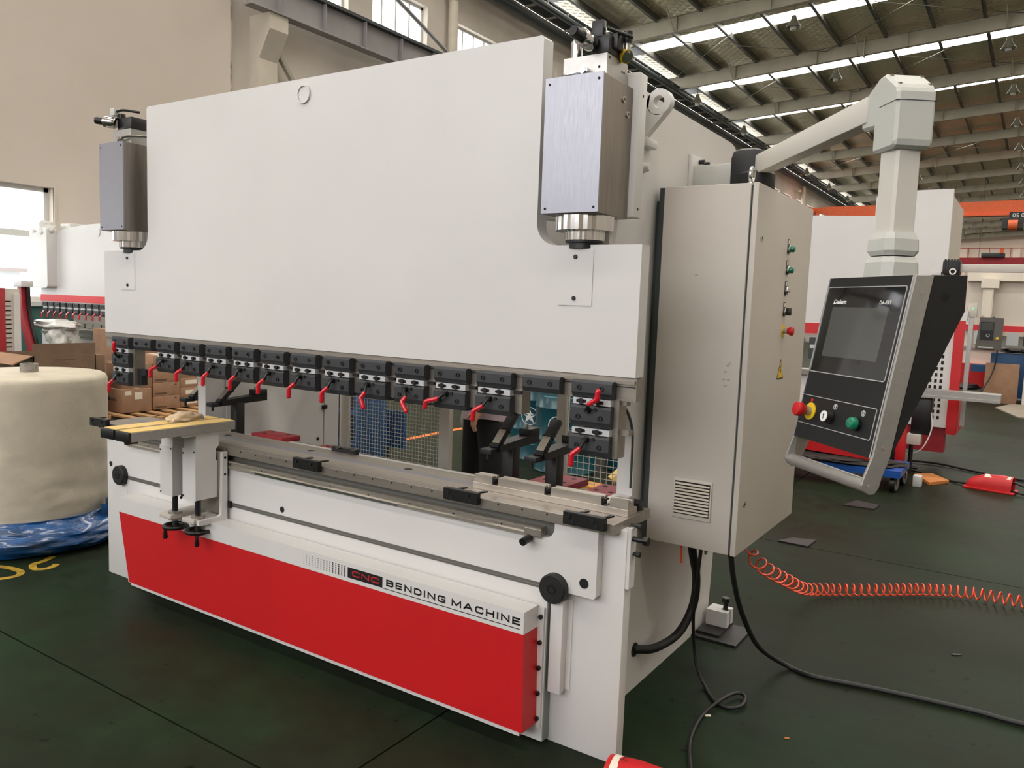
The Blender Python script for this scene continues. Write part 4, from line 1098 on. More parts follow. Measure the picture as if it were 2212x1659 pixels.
def loft(F, secs):
    m_ = MB(F); vs = []; n = len(secs[0][1])
    for z, p in secs: vs += [(x, y, z) for x, y in p]
    fs = [tuple(range(n)), tuple(range(len(vs)-n, len(vs)))]
    for j in range(len(secs)-1):
        for i in range(n): fs.append((j*n+i, j*n+(i+1) % n, (j+1)*n+(i+1) % n, (j+1)*n+i))
    m_._add(vs, fs); return m_
loft(FC, [(1.663, octo(.046, .018)), (1.675, octo(.052, .018)), (1.705, octo(.050, .016)), (1.722, octo(.043, .014))]).build('collar', PAINTG, pd, smooth=False)
loft(FC, [(1.600, octo(.056, .02)), (1.645, octo(.055, .022)), (1.66, octo(.046, .018))]).build('collar', PAINTG, pd, smooth=False)
# panel body: local frame p0=TL front, w right, u up along the face, n out
P0 = V((.5569, -.0011, 1.602)); u_ = V((.1241, .1235, .98455)); n_ = V((-.6977, -.6946, .1751))
FP = frame(P0, w_, u_, n_)         # x right, y up the face, z out
Wd = .34
# black body (profile in the side plane (b, z)), extruded along w
def side(name, prof, a, b, m, par=pd, bev=0):
    F = frame(P0, w_, b_, V((0, 0, 1)))
    o = MB(F).prism(prof, 'X', a, b).build(name, m, par, smooth=False)
    if bev:
        q = o.modifiers.new('bevel', 'BEVEL'); q.width = bev; q.segments = 2
    return o
body = side('housing', [(.004, .0), (.136, .004), (.137, -.08), (-.026, -.43), (-.074, -.43)], .008, Wd-.008, BLKP)
stripp = [(.0, .0), (.047, .0), (-.028, -.425), (-.046, -.475), (-.052, -.5), (-.062, -.514), (-.076, -.516), (-.090, -.508), (-.098, -.494), (-.094, -.478), (-.074, -.424)]
side('side_strip', stripp, Wd-.008, Wd, ALU, bev=.0015)
side('side_strip', stripp, 0, .008, ALU, bev=.0015)
side('cheek', [(.048, .0), (.136, .004), (.137, -.08), (-.026, -.425)], Wd-.008, Wd-.001, BLKP)
side('cheek', [(.048, .0), (.136, .004), (.137, -.08), (-.026, -.425)], .001, .008, BLKP)
F2 = frame(P0, w_, b_, V((0, 0, 1)))
MB(F2).cyl((.004, -.078, -.496), (Wd-.004, -.078, -.496), .0165, n=24).build('handle_bar', ALU, pd)
MB(F2).prism([(-.07, -.43), (-.026, -.43), (-.05, -.49), (-.07, -.49)], 'X', .008, .0095).build('inner_cheek', STEELD, pd, smooth=False)
m_ = MB(F2)
for (bb_, zz) in ((.019, -.041), (-.015, -.223), (-.048, -.404), (-.077, -.495)): m_.cyl((Wd, bb_, zz), (Wd+.0015, bb_, zz), .0045, n=12)
m_.build('strip_screw', STEEL, pd)
MB(F2).cyl((Wd-.002, .082, -.048), (Wd-.0003, .082, -.048), .010, n=18).build('side_hole', HOLE, pd)
fa = MB(FP).box(.008, Wd-.008, -.437, -.001, -.006, .001).build('face_plate', BLKP, pd, smooth=False)
MB(FP).box(.0075, .0085, -.437, 0, .0, .0025).build('edge_trim', SILV, fa, smooth=False)
MB(FP).box(Wd-.0085, Wd-.0075, -.437, 0, .0, .0025).build('edge_trim', SILV, fa, smooth=False)
def ringm(x0, x1, y0, y1, r, t, z0, z1):
    return MB(FP).frame_ring(rrect(x0, x1, y0, y1, r, 4), rrect(x0+t, x1-t, y0+t, y1-t, max(r-t, .001), 4), 'Z', z0, z1)
ringm(.010, .323, -.256, -.025, .007, .0022, .0008, .003).build('screen_trim', SILV, fa)
MB(FP).prism(rrect(.0122, .3208, -.2538, -.0272, .005, 4), 'Z', .001, .0016).build('screen_glass', GLASSB, fa, smooth=False)
sc_ = MB(FP).box(.049, .275, -.2105, -.079, .0016, .0019).build('display', SCREEN, fa, smooth=False)
ringm(.006, .320, -.397, -.3195, .006, .0018, .0008, .0025).build('button_trim', SILV, fa)
def FPp(x, y, z=0): return FP @ V((x, y, z))
fit_text('brand_lettering', 'Delem', WHITE, fa, FPp(.048, -.0705, .0016), w_, u_, .055, .0115, bold=.03, italic=.15)
fit_text('model_lettering', 'DA-53T', WHITE, fa, FPp(.236, -.0705, .0016), w_, u_, .043, .009, bold=.01)
c0 = FPp(.057, -.362, .001)
estop(tuple(c0), tuple(n_), fa, .95, .0245)
MB(FP).cyl((.054, -.332, .001), (.054, -.332, .002), .005, n=12).build('red_dot', RED, fa)
MB(FP).lathe([(0, 0), (.017, 0), (.017, .006), (.0145, .01), (.0145, .019), (.014, .02), (0, .02)], (.150, -.365, .001), 26).build('key_switch', BLK, fa)
MB(FP).cyl((.150, -.365, .021), (.150, -.365, .0225), .0142, n=24).build('key_face', WHITE, fa)
MB(FP).prism([(.149, -.372), (.151, -.372), (.151, -.363), (.1535, -.363), (.150, -.357), (.1465, -.363), (.149, -.363)], 'Z', .0225, .0232).build('arrow_mark', INK, fa, smooth=False)
MB(FP).lathe([(0, 0), (.0175, 0), (.0175, .008), (0, .008)], (.259, -.366, .001), 26).build('button_collar', BLK, fa)
MB(FP).lathe([(.0, .008), (.0155, .008), (.0155, .018), (.012, .023), (0, .025)], (.259, -.366, .001), 26).build('green_button', GREEN, fa)
for (x, y, k) in ((.160, -.336, 0), (.273, -.337, 1)):
    m_ = MB(FP).frame_ring(arc(x, y, .0075, 0, 345, 23), arc(x, y, .0064, 0, 345, 23), 'Z', .001, .0016)
    if k == 0: m_.prism([(x-.001, y-.005), (x+.001, y-.005), (x+.001, y+.0015), (x+.003, y+.0015), (x, y+.006), (x-.003, y+.0015), (x-.001, y+.0015)], 'Z', .001, .0016)
    else: m_.frame_ring(rrect(x-.0028, x+.0028, y-.0048, y+.0048, .002, 3), rrect(x-.0014, x+.0014, y-.0034, y+.0034, .001, 3), 'Z', .001, .0016)
    m_.build('symbol_print', WHITE, fa, smooth=False)

# ================================================================== HOSES, CABLES
def hose(nm, pts, r, m, label, cat='hose', n=10, k=8, parent=None):
    o = MB().tube(smooth_path(pts, k), r, n).build(nm, m, parent, ang=60)
    if label: tag(o, label, cat)
    return o
hose('conduit_hose', [(-.185, .519, .164), (-.13, .609, .153), (-.09, .752, .176), (-.06, .82, .277), (-.04, .787, .41), (-.03, .70, .541), (-.03, .66, .632)], .0175, RUB, 'thick black conduit curving from the hole in the frame up to the cabinet')
hose('power_cable', [(.165, .55, .632), (.173, .6, .492), (.179, .72, .329), (.189, .95, .123), (.274, 1.089, .016), (.393, 1.064, .012), (.633, 1.108, .012), (.955, 1.147, .012), (1.123, 1.148, .012), (1.6, 1.2, .012)], .0105, HOSEB, 'thick black power cable from the cabinet bottom across the floor to the right', 'cable')
hose('pedal_cable', [(.033, .62, .632), (.015, .64, .444), (-.005, .68, .295), (-.009, .72, .156), (.008, .72, .073), (.05, .704, .012), (.127, .609, .008), (.186, .596, .008), (.221, .634, .012), (.213, .705, .014), (.177, .715, .016), (.149, .621, .02), (.124, .489, .009), (.14, .328, .009), (.175, .209, .009), (.243, .05, .009), (.26, -.08, .03)], .007, HOSEB, 'thin black cable hanging from the cabinet and looping on the floor beside the machine', 'cable')
hose('cable', [(-.05, .62, .60), (-.045, .615, .52)], .004, HOSEO, 'short orange wire end under the cabinet beside the thick conduit', 'cable')
path = smooth_path([(.108, .98, .632), (.108, 1.02, .50), (.119, 1.22, .375), (.129, 1.6, .215), (.14, 1.92, .085), (.209, 2.1, .043), (.448, 2.30, .04), (.652, 2.47, .04), (.867, 2.58, .04), (1.104, 2.60, .04), (1.378, 2.62, .04)], 40)
# arc length resample
L_ = [0]
for a, b in zip(path[:-1], path[1:]): L_.append(L_[-1]+(b-a).length)
def at(s):
    s = max(0, min(L_[-1]-1e-6, s))
    import bisect
    i = bisect.bisect_right(L_, s)-1; i = min(i, len(path)-2)
    t = (s-L_[i])/max(1e-9, L_[i+1]-L_[i]); return path[i].lerp(path[i+1], t), (path[i+1]-path[i]).normalized()
pts = []; ph = 0; s = 0.03; Rr = .030
while s < L_[-1]:
    pitch = (.125 if s < .8 else max(.039, .125-.16*(s-.8))) + .003*math.sin(s*9)
    for k in range(14):
        p, t = at(s); sd_ = t.cross(V((0, 0, 1))).normalized(); up_ = sd_.cross(t)
        rr = Rr*(.55+.45*min(1, s/.25))
        pts.append(p + sd_*rr*math.cos(ph) + up_*rr*math.sin(ph))
        ph += 2*PI/14; s += pitch/14
tag(MB().tube(pts, .0042, 6).build('coiled_air_hose', HOSEO, ang=80), 'orange coiled air hose stretched from the cabinet across the floor', 'hose')

# red foot pedal at the bottom edge
def pedal(loc, rz, label, txt=True):
    t = empty('foot_pedal', loc, label, 'foot pedal')
    F = M.Translation(loc) @ M.Rotation(rz, 4, 'Z') @ M.Diagonal((1.5, 1.15, 1.02, 1))
    hood = []
    secs = []
    n = 14
    def sec(x, w, h):
        return [(x, w*math.cos(PI*i/n)*(1 if abs(math.cos(PI*i/n)) < .99 else 1), h*(math.sin(PI*i/n)**.6)) for i in range(n+1)]
    for x, w, h in ((-.13, .055, .05), (-.11, .07, .09), (-.04, .075, .135), (.05, .075, .145), (.11, .075, .14)): secs.append(sec(x, w, h))
    m_ = MB(F); vs = [p for s_ in secs for p in s_]; k = n+1
    inn = [(x*.98, y*.94, z*.955) for x, y, z in vs]
    fs = []
    o = len(vs)
    for j in range(len(secs)-1):
        for i in range(n):
            fs.append((j*k+i, j*k+i+1, (j+1)*k+i+1, (j+1)*k+i)); fs.append((o+j*k+i, o+(j+1)*k+i, o+(j+1)*k+i+1, o+j*k+i+1))
    fs.append(tuple(range(k)))
    for i in range(n): a = (len(secs)-1)*k+i; fs.append((a, a+1, o+a+1, o+a))
    m_._add(vs+inn, fs); m_.build('hood', RED, t, ang=50)
    MB(F).box(-.14, .13, -.085, .085, .0, .018, .004).build('base_plate', RED, t)
    MB(F).box(-.05, .1, -.05, .05, .03, .05, .006).build('treadle', BLK, t)
    lb = MB(F)
    ya = [(.0765*math.cos(PI*i/n), .1455*(math.sin(PI*i/n)**.6)) for i in range(4, 11)]
    xa, xb = -.035, .1
    def hz(x, q):
        tt = min(1, (x+.04)/.09)
        h_ = .135+.01*tt if x < .05 else .145-.005*(x-.05)/.06
        return q[1]*h_/.1455 + .0016
    for i in range(len(ya)-1):
        a, b = ya[i], ya[i+1]
        lb.quad((xa, a[0], hz(xa, a)), (xb, a[0], hz(xb, a)), (xb, b[0], hz(xb, b)), (xa, b[0], hz(xa, b)))
    lb.build('label', PAPER, t)
    return t, F
pt, PF = pedal((.225, -.165, 0), math.radians(188), 'red foot pedal with white label at the bottom edge of the picture')
fit_text('label_lettering', '\u4e0a', INK, pt, V((.098, -.19, .1502)), (.99, .139, 0), (-.139, .99, 0), .026, .03)

# ================================================================== LEFT BACKGROUND
# bubble-wrap roll standing in blue film
rc_ = V((-3.93, .06, 0)); RR = .415
roll = empty('bubble_wrap_roll', tuple(rc_), 'big upright roll of bubble wrap with blue film round its foot, left of the machine', 'roll')
import mathutils.noise as mn
def wrinkle_lathe(prof, c, n, amp, seed, freq=(3, 9), tw=0):
    m_ = MB(); vs = []; k = len(prof)
    for j, (r, h, a_) in enumerate(prof):
        for i in range(n):
            t = 2*PI*i/n
            q = V((math.cos(t)*freq[0], math.sin(t)*freq[0], h*freq[1]+seed))
            d = mn.noise(q)*amp*a_ + mn.noise(q*2.3)*amp*.4*a_
            vs.append((c[0]+(r+d)*math.cos(t), c[1]+(r+d)*math.sin(t), c[2]+h))
    fs = [(j*n+i, j*n+(i+1) % n, (j+1)*n+(i+1) % n, (j+1)*n+i) for j in range(k-1) for i in range(n)]
    fs += [tuple(range(n)), tuple(range((k-1)*n, k*n))]
    m_._add(vs, fs); return m_
prof = [(RR-.01, .0, .3)] + [(RR, .02+.02*j, min(1.0, 1.25-j/30)) for j in range(0, 44)] + [(RR, .92, .1), (RR, .965, 0), (RR-.008, .985, 0), (RR-.03, .997, 0), (RR-.2, 1.0, 0), (.1, 1.0, 0)]
wrinkle_lathe(prof, rc_, 120, .016, 0, (2.0, 9)).build('wound_wrap', BUBBLE, roll, ang=70)
m_ = MB()
m_.lathe([(.038, .95), (.048, .95), (.048, 1.05), (.038, 1.05), (.038, .95)], rc_, 30, cap=False)
m_.build('cardboard_core', mat('grey_core_board', (150, 142, 134), .8, var=.2, scale=60), roll)
pf = []
for j in range(26):
    t = j/25
    pf.append((RR+.012+.10*math.sin(min(1, t*1.05)*PI)**.8*(1-.35*t) + .03*(1-t), .002+.19*t, 1.0))
wrinkle_lathe(pf, rc_, 150, .03, 5, (2.2, 26)).build('blue_film', BLUEF, roll, ang=60)
m_ = MB()
for a0, h in ((25, .26), (33, .235), (40, .21)):
    t = math.radians(a0)
    pts_ = [(rc_.x+(RR+.04+.03*math.sin(u*5))*math.cos(t+u*.25), rc_.y+(RR+.04+.03*math.sin(u*5))*math.sin(t+u*.25)) for u in [i/6 for i in range(7)]]
    for i in range(6):
        hh = h-.03*abs(i-3)/3
        m_.quad((pts_[i][0], pts_[i][1], .1), (pts_[i+1][0], pts_[i+1][1], .1), (pts_[i+1][0], pts_[i+1][1], hh), (pts_[i][0], pts_[i][1], hh))
m_.build('film_edge', BLUEF, roll)

# pallets
def pallet(loc, w_p, d_p, label, rz=0, h=.13, group='wooden pallets'):
    t = empty('pallet', loc, label, 'pallet', group)
    x0, y0, z0 = loc; hw, hd = w_p/2, d_p/2
    n = 7
    for i in range(n):
        y = y0-hd + (d_p-.09)*i/(n-1)
        MB().box(x0-hw, x0+hw, y, y+.09, z0+h-.02, z0+h).build('top_board', WOOD, t, smooth=False)
    for i in range(3):
        x = x0-hw + (w_p-.09)*i/2
        MB().box(x, x+.09, y0-hd, y0+hd, z0+h-.04, z0+h-.02).build('stringer', WOOD, t, smooth=False)
        MB().box(x, x+.09, y0-hd, y0+hd, z0, z0+.02).build('bottom_board', WOOD, t, smooth=False)
        for j in range(3):
            y = y0-hd + (d_p-.12)*j/2
            MB().box(x, x+.09, y, y+.12, z0+.02, z0+h-.04).build('block', WOOD, t, smooth=False)
    return t
pallet((-4.05, 1.14, 0), 1.1, .95, 'wooden pallet with a blue crate on it, between the bubble wrap roll and the machine')
cr_ = empty('blue_crate', (-3.8, .78, .13), 'open blue plastic crate on the pallet just left of the machine', 'crate')
cx0, cx1, cy0, cy1 = -4.16, -3.62, .72, 1.06
MB().box(cx0+.03, cx1-.03, cy0+.03, cy1-.03, .131, .14).build('bottom', BLUEP, cr_, smooth=False)
def slopewall(a, b, a2, b2, z0, z1, nm, par, m):
    # a,b bottom corners ; a2,b2 top corners ; small thickness toward inside
    c = V(((cx0+cx1)/2, (cy0+cy1)/2, 0))
    def ins(p): 
        p = V((p[0], p[1], 0)); return p+(c-p)*.03
    q = MB(); P_ = [V((a[0], a[1], z0)), V((b[0], b[1], z0)), V((b2[0], b2[1], z1)), V((a2[0], a2[1], z1))]
    I_ = [ins(p)+V((0, 0, p.z)) for p in P_]
    q._add(P_+I_, [(0,1,2,3), (4,7,6,5), (0,4,5,1), (1,5,6,2), (2,6,7,3), (3,7,4,0)])
    q.build(nm, m, par, smooth=False)
B4 = [(cx0+.03, cy0+.03), (cx1-.03, cy0+.03), (cx1-.03, cy1-.03), (cx0+.03, cy1-.03)]; T4 = [(cx0, cy0), (cx1, cy0), (cx1, cy1), (cx0, cy1)]
for i in range(4):
    j = (i+1) % 4; slopewall(B4[i], B4[j], T4[i], T4[j], .135, .36, 'side_wall', cr_, BLUEP)
MB().frame_ring([(cx0-.015, cy0-.015), (cx1+.015, cy0-.015), (cx1+.015, cy1+.015), (cx0-.015, cy1+.015)], T4, 'Z', .35, .372).build('rim', BLUEP, cr_, smooth=False)
m_ = MB()
for k in range(5):
    x = cx0+.06+.1*k; m_.prism([(cy0+.02, .14), (cy0-.002, .14), (cy0-.012, .35), (cy0, .35)], 'X', x, x+.012)
m_.build('ribs', BLUEP, cr_, smooth=False)

# cartons on pallets behind the machine
def carton(name, x0, x1, y0, y1, z0, z1, label, m=CARD, group='cardboard cartons', parts=()):
    t = MB().box(x0, x1, y0, y1, z0, z1, .004).build(name, m, None, origin=((x0+x1)/2, (y0+y1)/2, z0))
    tag(t, label, 'box', group)
    MB().box(x0+.02, x1+.0008, (y0+y1)/2-.03, (y0+y1)/2+.03, z1, z1+.0012).build('tape', PAPER, t, smooth=False)
    for (k, a, b, c, d, mm_) in parts:
        if k == 'R': MB().box(x1, x1+.0015, y0+(y1-y0)*a, y0+(y1-y0)*b, z0+(z1-z0)*c, z0+(z1-z0)*d).build('label' if mm_ is PAPER else 'print', mm_, t, smooth=False)
        else: MB().box(x0+(x1-x0)*a, x0+(x1-x0)*b, y0-.0015, y0, z0+(z1-z0)*c, z0+(z1-z0)*d).build('label' if mm_ is PAPER else 'print', mm_, t, smooth=False)
    return t
PRT = mat('faded_print', (96, 72, 54), .8)
pallet((-7.6, 3.2, 0), 1.15, 1.25, 'wooden pallet carrying the low stacks of cartons')
pallet((-7.85, 1.98, 0), .95, 1.1, 'wooden pallet beside, carrying the dark carton stack')
zb = .135
c1 = carton('carton', -7.78, -7.39, 2.67, 3.02, zb, .40, 'carton with black triangle logo, bottom of the front stack behind the left clamps', parts=[('R', .42, .68, .55, .85, PAPER), ('R', .08, .30, .75, .92, PAPER)])
mb = MB().prism([(-7.70, .26), (-7.665, .31), (-7.63, .26)], 'Y', 2.668, 2.67); mb.build('logo_triangle', INK, c1, smooth=False)
fit_text('logo_lettering', 'DELTA', INK, c1, (-7.63, 2.6695, .262), XD, ZD, .13, .03, bold=.03)
carton('carton', -7.76, -7.42, 2.70, 3.05, .402, .68, 'carton lying on the one with the triangle logo', parts=[('R', .5, .62, .3, .5, PAPER), ('R', .2, .5, .82, .98, PAPER)])
for k in range(4):
    carton('carton', -7.78, -7.42, 3.06, 3.40, zb+.158*k, zb+.158*(k+1)-.002, 'flat carton in the middle stack, %s from the pallet' % ['first', 'second', 'third', 'fourth'][k], parts=[('R', .08, .5, .12, .24, PRT), ('R', .8, .88, .75, .85, PRT)])
for k in range(5):
    carton('carton', -7.80, -7.44, 3.42, 3.78, zb+.118*k, zb+.118*(k+1)-.002, 'thin carton in the right-hand stack, %s from the pallet' % ['first', 'second', 'third', 'fourth', 'fifth'][k], parts=[('R', .2, .62, .3, .72, PAPER)])
for k in range(3):
    carton('carton', -8.24, -7.84, 2.98, 3.5, zb+.27*k, zb+.27*(k+1)-.002, 'carton in the taller stack behind the flat ones, %s from the floor' % ['first', 'second', 'third', 'fourth'][k])
carton('carton', -8.0, -7.52, 2.05, 2.5, zb, .30, 'small pale carton with white straps beside the dark stack', parts=[('R', .1, .14, 0, 1, PAPER), ('R', 0, 1, .45, .5, PAPER)])
carton('carton', -8.1, -7.5, 2.03, 2.53, .30, .52, 'dark brown carton in the dark stack, middle one', CARDD, parts=[('R', .1, .3, .4, .6, PAPER)])
carton('carton', -8.1, -7.5, 2.0, 2.54, .52, .79, 'dark brown carton under the yellow folder', CARDD)
tag(MB().box(-7.85, -7.52, 2.12, 2.45, .792, .81, .004).build('yellow_folder', mat('yellow_card', (226, 170, 62), .7)), 'bright yellow folder lying on the dark carton stack', 'folder')
carton('carton', -8.75, -8.42, 3.1, 3.5, .0, 1.02, 'tall pale carton standing behind the first tool clamp')
# large open carton
oc_ = empty('open_carton', (-6.75, 1.6, 0), 'large open brown carton with raised flap and black triangle logo behind the bubble wrap roll', 'box')
ox0, ox1, oy0, oy1, oz1 = -7.25, -6.60, 1.36, 1.94, .872
for (a, b, c, d) in ((ox1-.008, ox1, oy0, oy1), (ox0, ox0+.008, oy0, oy1), (ox0, ox1, oy0, oy0+.008), (ox0, ox1, oy1-.008, oy1)):
    MB().box(a, b, c, d, .0, oz1).build('side_wall', CARDD, oc_, smooth=False)
MB().box(ox1-.01, ox1-.004, oy0, oy1, oz1+.003, .985).build('flap', CARDD, oc_, smooth=False)
MB().prism([(oy0, oz1), (oy0-.01, oz1), (oy0-.19, oz1-.07), (oy0-.18, oz1-.08)], 'X', ox0, ox1).build('flap', CARD, oc_, smooth=False)
fit_text('logo_lettering', 'DELTA', INK, oc_, (ox1+.0005, 1.66, .705), (0, 1, 0), ZD, .19, .045, bold=.03)
MB().prism([(1.565, .705), (1.645, .705), (1.605, .765)], 'X', ox1, ox1+.001).build('logo_triangle', INK, oc_, smooth=False)
MB().box(ox1, ox1+.001, 1.55, 1.74, .825, .832).build('print', PRT, oc_, smooth=False)
MB().box(ox0+.45, ox0+.6, oy0-.0012, oy0, .80, .86).build('label', PAPER, oc_, smooth=False)

# generic press brake for the background
def brake(x0, y, L, H, name, label, stripe=True, tall=False, clamps=11, red=REDB, cover=True):
    t = empty(name, (x0+L/2, y+.6, 0), label, 'machine')
    zb_ = 1.30; x1 = x0+L
    top = [(x0+.42, H-.25)] + [(x0+.45+(L-.9)*i/10, H-.09+.09*math.sin(PI*i/10)) for i in range(11)] + [(x1-.42, H-.25)] if not tall else [(x0+.42, H), (x1-.42, H)]
    poly = [(x0, zb_), (x1, zb_), (x1, H-.85), (x1-.4, H-.85)] + top[::-1] + [(x0+.4, H-.85), (x0, H-.85)]
    rm = MB().prism(poly, 'Y', y, y+.07).build('ram', PAINT, t, smooth=False)
    MB().prism(arc(x0+L/2, H-.12, .06, 0, 345, 23), 'Y', y-.012, y).build('lifting_plug', PAINT, rm)
    if stripe: MB().box(x0, x1, y-.008, y+.0, zb_-.0, zb_+.1).build('red_stripe', red, rm, smooth=False)
    MB().box(x0, x1, y+.0, y+.06, zb_-.08, zb_-.001).build('clamp_rail', STEELD, t, smooth=False)
    p_ = (L-.25)/(clamps+1)
    first_ = None
    for k in range(clamps+1):
        x = x0+.12+p_*k
        if first_ is None:
            first_ = MB().box(x, x+p_*.76, y-.04, y, zb_-.08, zb_-.015).build('tool_clamp', CLAMPM, t, origin=(x, y, zb_), smooth=False)
            MB().box(x+.01, x+p_*.7, y-.035, y, zb_-.105, zb_-.082).build('adjusting_plate', PLATE, first_, smooth=False)
            MB().box(x, x+p_*.76, y-.04, y, zb_-.185, zb_-.108).build('lower_block', CLAMPM, first_, smooth=False)
            MB().tube([(x+p_*.4, y-.05, zb_-.15), (x+p_*.33, y-.08, zb_-.19), (x+p_*.3, y-.08, zb_-.25)], .012, 6).build('lever_grip', REDG, first_)
            m2_ = MB()
            for a in (.2, .55):
                m2_.cyl((x+p_*a, y-.045, zb_-.045), (x+p_*a, y-.04, zb_-.045), .01, n=8)
            m2_.build('clamp_screw', BLK, first_)
        else:
            copy_tree(first_, V((x, y, zb_))-W[t.name], t)
    MB().box(x0+.1, x1-.1, y-.05, y+.12, .86, .90).build('work_table', STEELD, t, smooth=False)
    dd = MB().box(x0+.9, x1-.3, y+.02, y+.09, .90, 1.0).build('die', STEEL, t, smooth=False)
    mm = MB()
    for k in range(int((L-1.3)/.22)):
        x = x0+1.0+.22*k
        mm.prism([(x-.02, .985), (x+.02, .985), (x+.008, .965), (x+.008, .945), (x+.02, .925), (x-.02, .925), (x-.008, .945), (x-.008, .965)], 'Y', y+.017, y+.0195)
    mm.build('die_notch', HOLE, dd, smooth=False)
    MB().box(x0+.1, x1-.1, y-.06, y-.02, .80, .835).build('guide_rail', STEEL, t, smooth=False)
    MB().box(x0+.05, x1-.05, y-.02, y+.05, .02, .86).build('bed', PAINT, t, smooth=False)
    MB().box(x0+.2, x1-.2, y-.024, y-.019, .60, .625).build('guide_slot', GROOVE, t, smooth=False)
    if cover:
        MB().box(x0+.25, x1-.3, y-.16, y-.02, .12, .46).build('lower_cover', red, t, smooth=False)
        MB().box(x0+.25, x1-.3, y-.161, y-.02, .461, .54).build('cover_header', PAINT, t, smooth=False)
    for xx in (x0+.1, x1-.2):
        MB().prism([(.05, 0), (1.4, 0), (1.5, H-.3), (1.35, H-.15), (.1, H-.15), (.1, 1.25), (.35, 1.2), (.45, 1.0), (.45, .85), (.05, .85)], 'X', 0, .06)
        MB(M.Translation((xx, y, 0))).prism([(.05, 0), (1.4, 0), (1.5, H-.3), (1.35, H-.15), (.1, H-.15), (.1, 1.25), (.35, 1.2), (.45, 1.0), (.45, .85), (.05, .85)], 'X', 0, .06).build('side_frame', PAINT, t, smooth=False)
    MB().box(x0+.16, x1-.2, y+.5, y+.9, H-.8, H-.2).build('oil_tank', PAINT, t, smooth=False)
    return t
b2 = brake(-11.95, 4.05, 3.3, 2.44, 'press_brake', 'white press brake with red stripe in the left background, partly wrapped in film', clamps=16)
# rounded cylinder hood, wrapped
hd = MB().prism(rrect(-11.95, -11.44, 1.5, 2.40, .05, 5), 'Y', 3.9, 4.05).build('cylinder_hood', PAINT, b2)
# cream stretch film bundle
def blob(c, r, seed, m, nm, par, amp=.25, sub=4):
    bm = bmesh.new(); bmesh.ops.create_icosphere(bm, subdivisions=sub, radius=1)
    for v in bm.verts:
        k = 1+mn.noise(v.co*1.8+V((seed, 0, 0)))*amp+mn.noise(v.co*5+V((seed, 3, 0)))*amp*.4
        v.co = V((v.co.x*r[0]*k, v.co.y*r[1]*k, v.co.z*r[2]*k))+V(c)
    o = MB()._add([tuple(v.co) for v in bm.verts], [tuple(v.index for v in f.verts) for f in bm.faces]).build(nm, m, par, ang=80); bm.free(); return o
blob((-11.7, 4.0, 2.38), (.26, .13, .14), 2, FILM, 'film_wrap', b2, .3)
MB().box(-11.5, -11.2, 4.13, 4.4, 2.28, 2.48, .02).build('valve_cover', FILM, b2)
blob((-10.6, 3.6, .98), (.5, .2, .08), 7, FILM, 'wrapped_pendant', b2, .35)
blob((-10.4, 3.6, .80), (.25, .18, .2), 9, FILM, 'wrapped_pendant', b2, .35)
# red and black curved guard arm at the left
ga = empty('guard_post', (-10.8, 3.3, 0), 'curved red and black guard post left of the far press brake', 'post')
gp = smooth_path([(-10.90, 3.3, 1.50), (-10.88, 3.3, 1.2), (-10.80, 3.3, .95), (-10.66, 3.3, .65), (-10.4, 3.3, .0)], 6)
MB().tube(gp, .075, 4).build('red_profile', REDDK, ga, ang=20)
MB().tube([p+V((.09, .02, 0)) for p in gp], .03, 4).build('black_profile', BLK, ga, ang=20)
MB().box(-11.0, -10.78, 3.22, 3.38, 1.50, 1.58, .005).build('cap', PAINT, ga)
# slotted cabinet with red edge at far left
lc = empty('slotted_cabinet', (-8.7, 1.7, 0), 'pale cabinet with slotted side and red corner post at the left edge', 'cabinet')
MB().box(-9.2, -8.4, 1.3, 2.09, 0, 1.475, .006).build('cabinet_body', PAINTC, lc)
MB().box(-8.4, -8.385, 2.02, 2.09, .02, 1.42).build('corner_strip', PAINT, lc, smooth=False)
MB().box(-8.42, -8.36, 1.86, 1.925, 0, 1.48, .004).build('corner_post', REDDK, lc)
m_ = MB()
for k in range(24):
    z = .18+.05*k
    m_.box(-8.4, -8.397, 1.94, 2.0, z, z+.012)
m_.build('slots', HOLE, lc, smooth=False, kind='stuff')

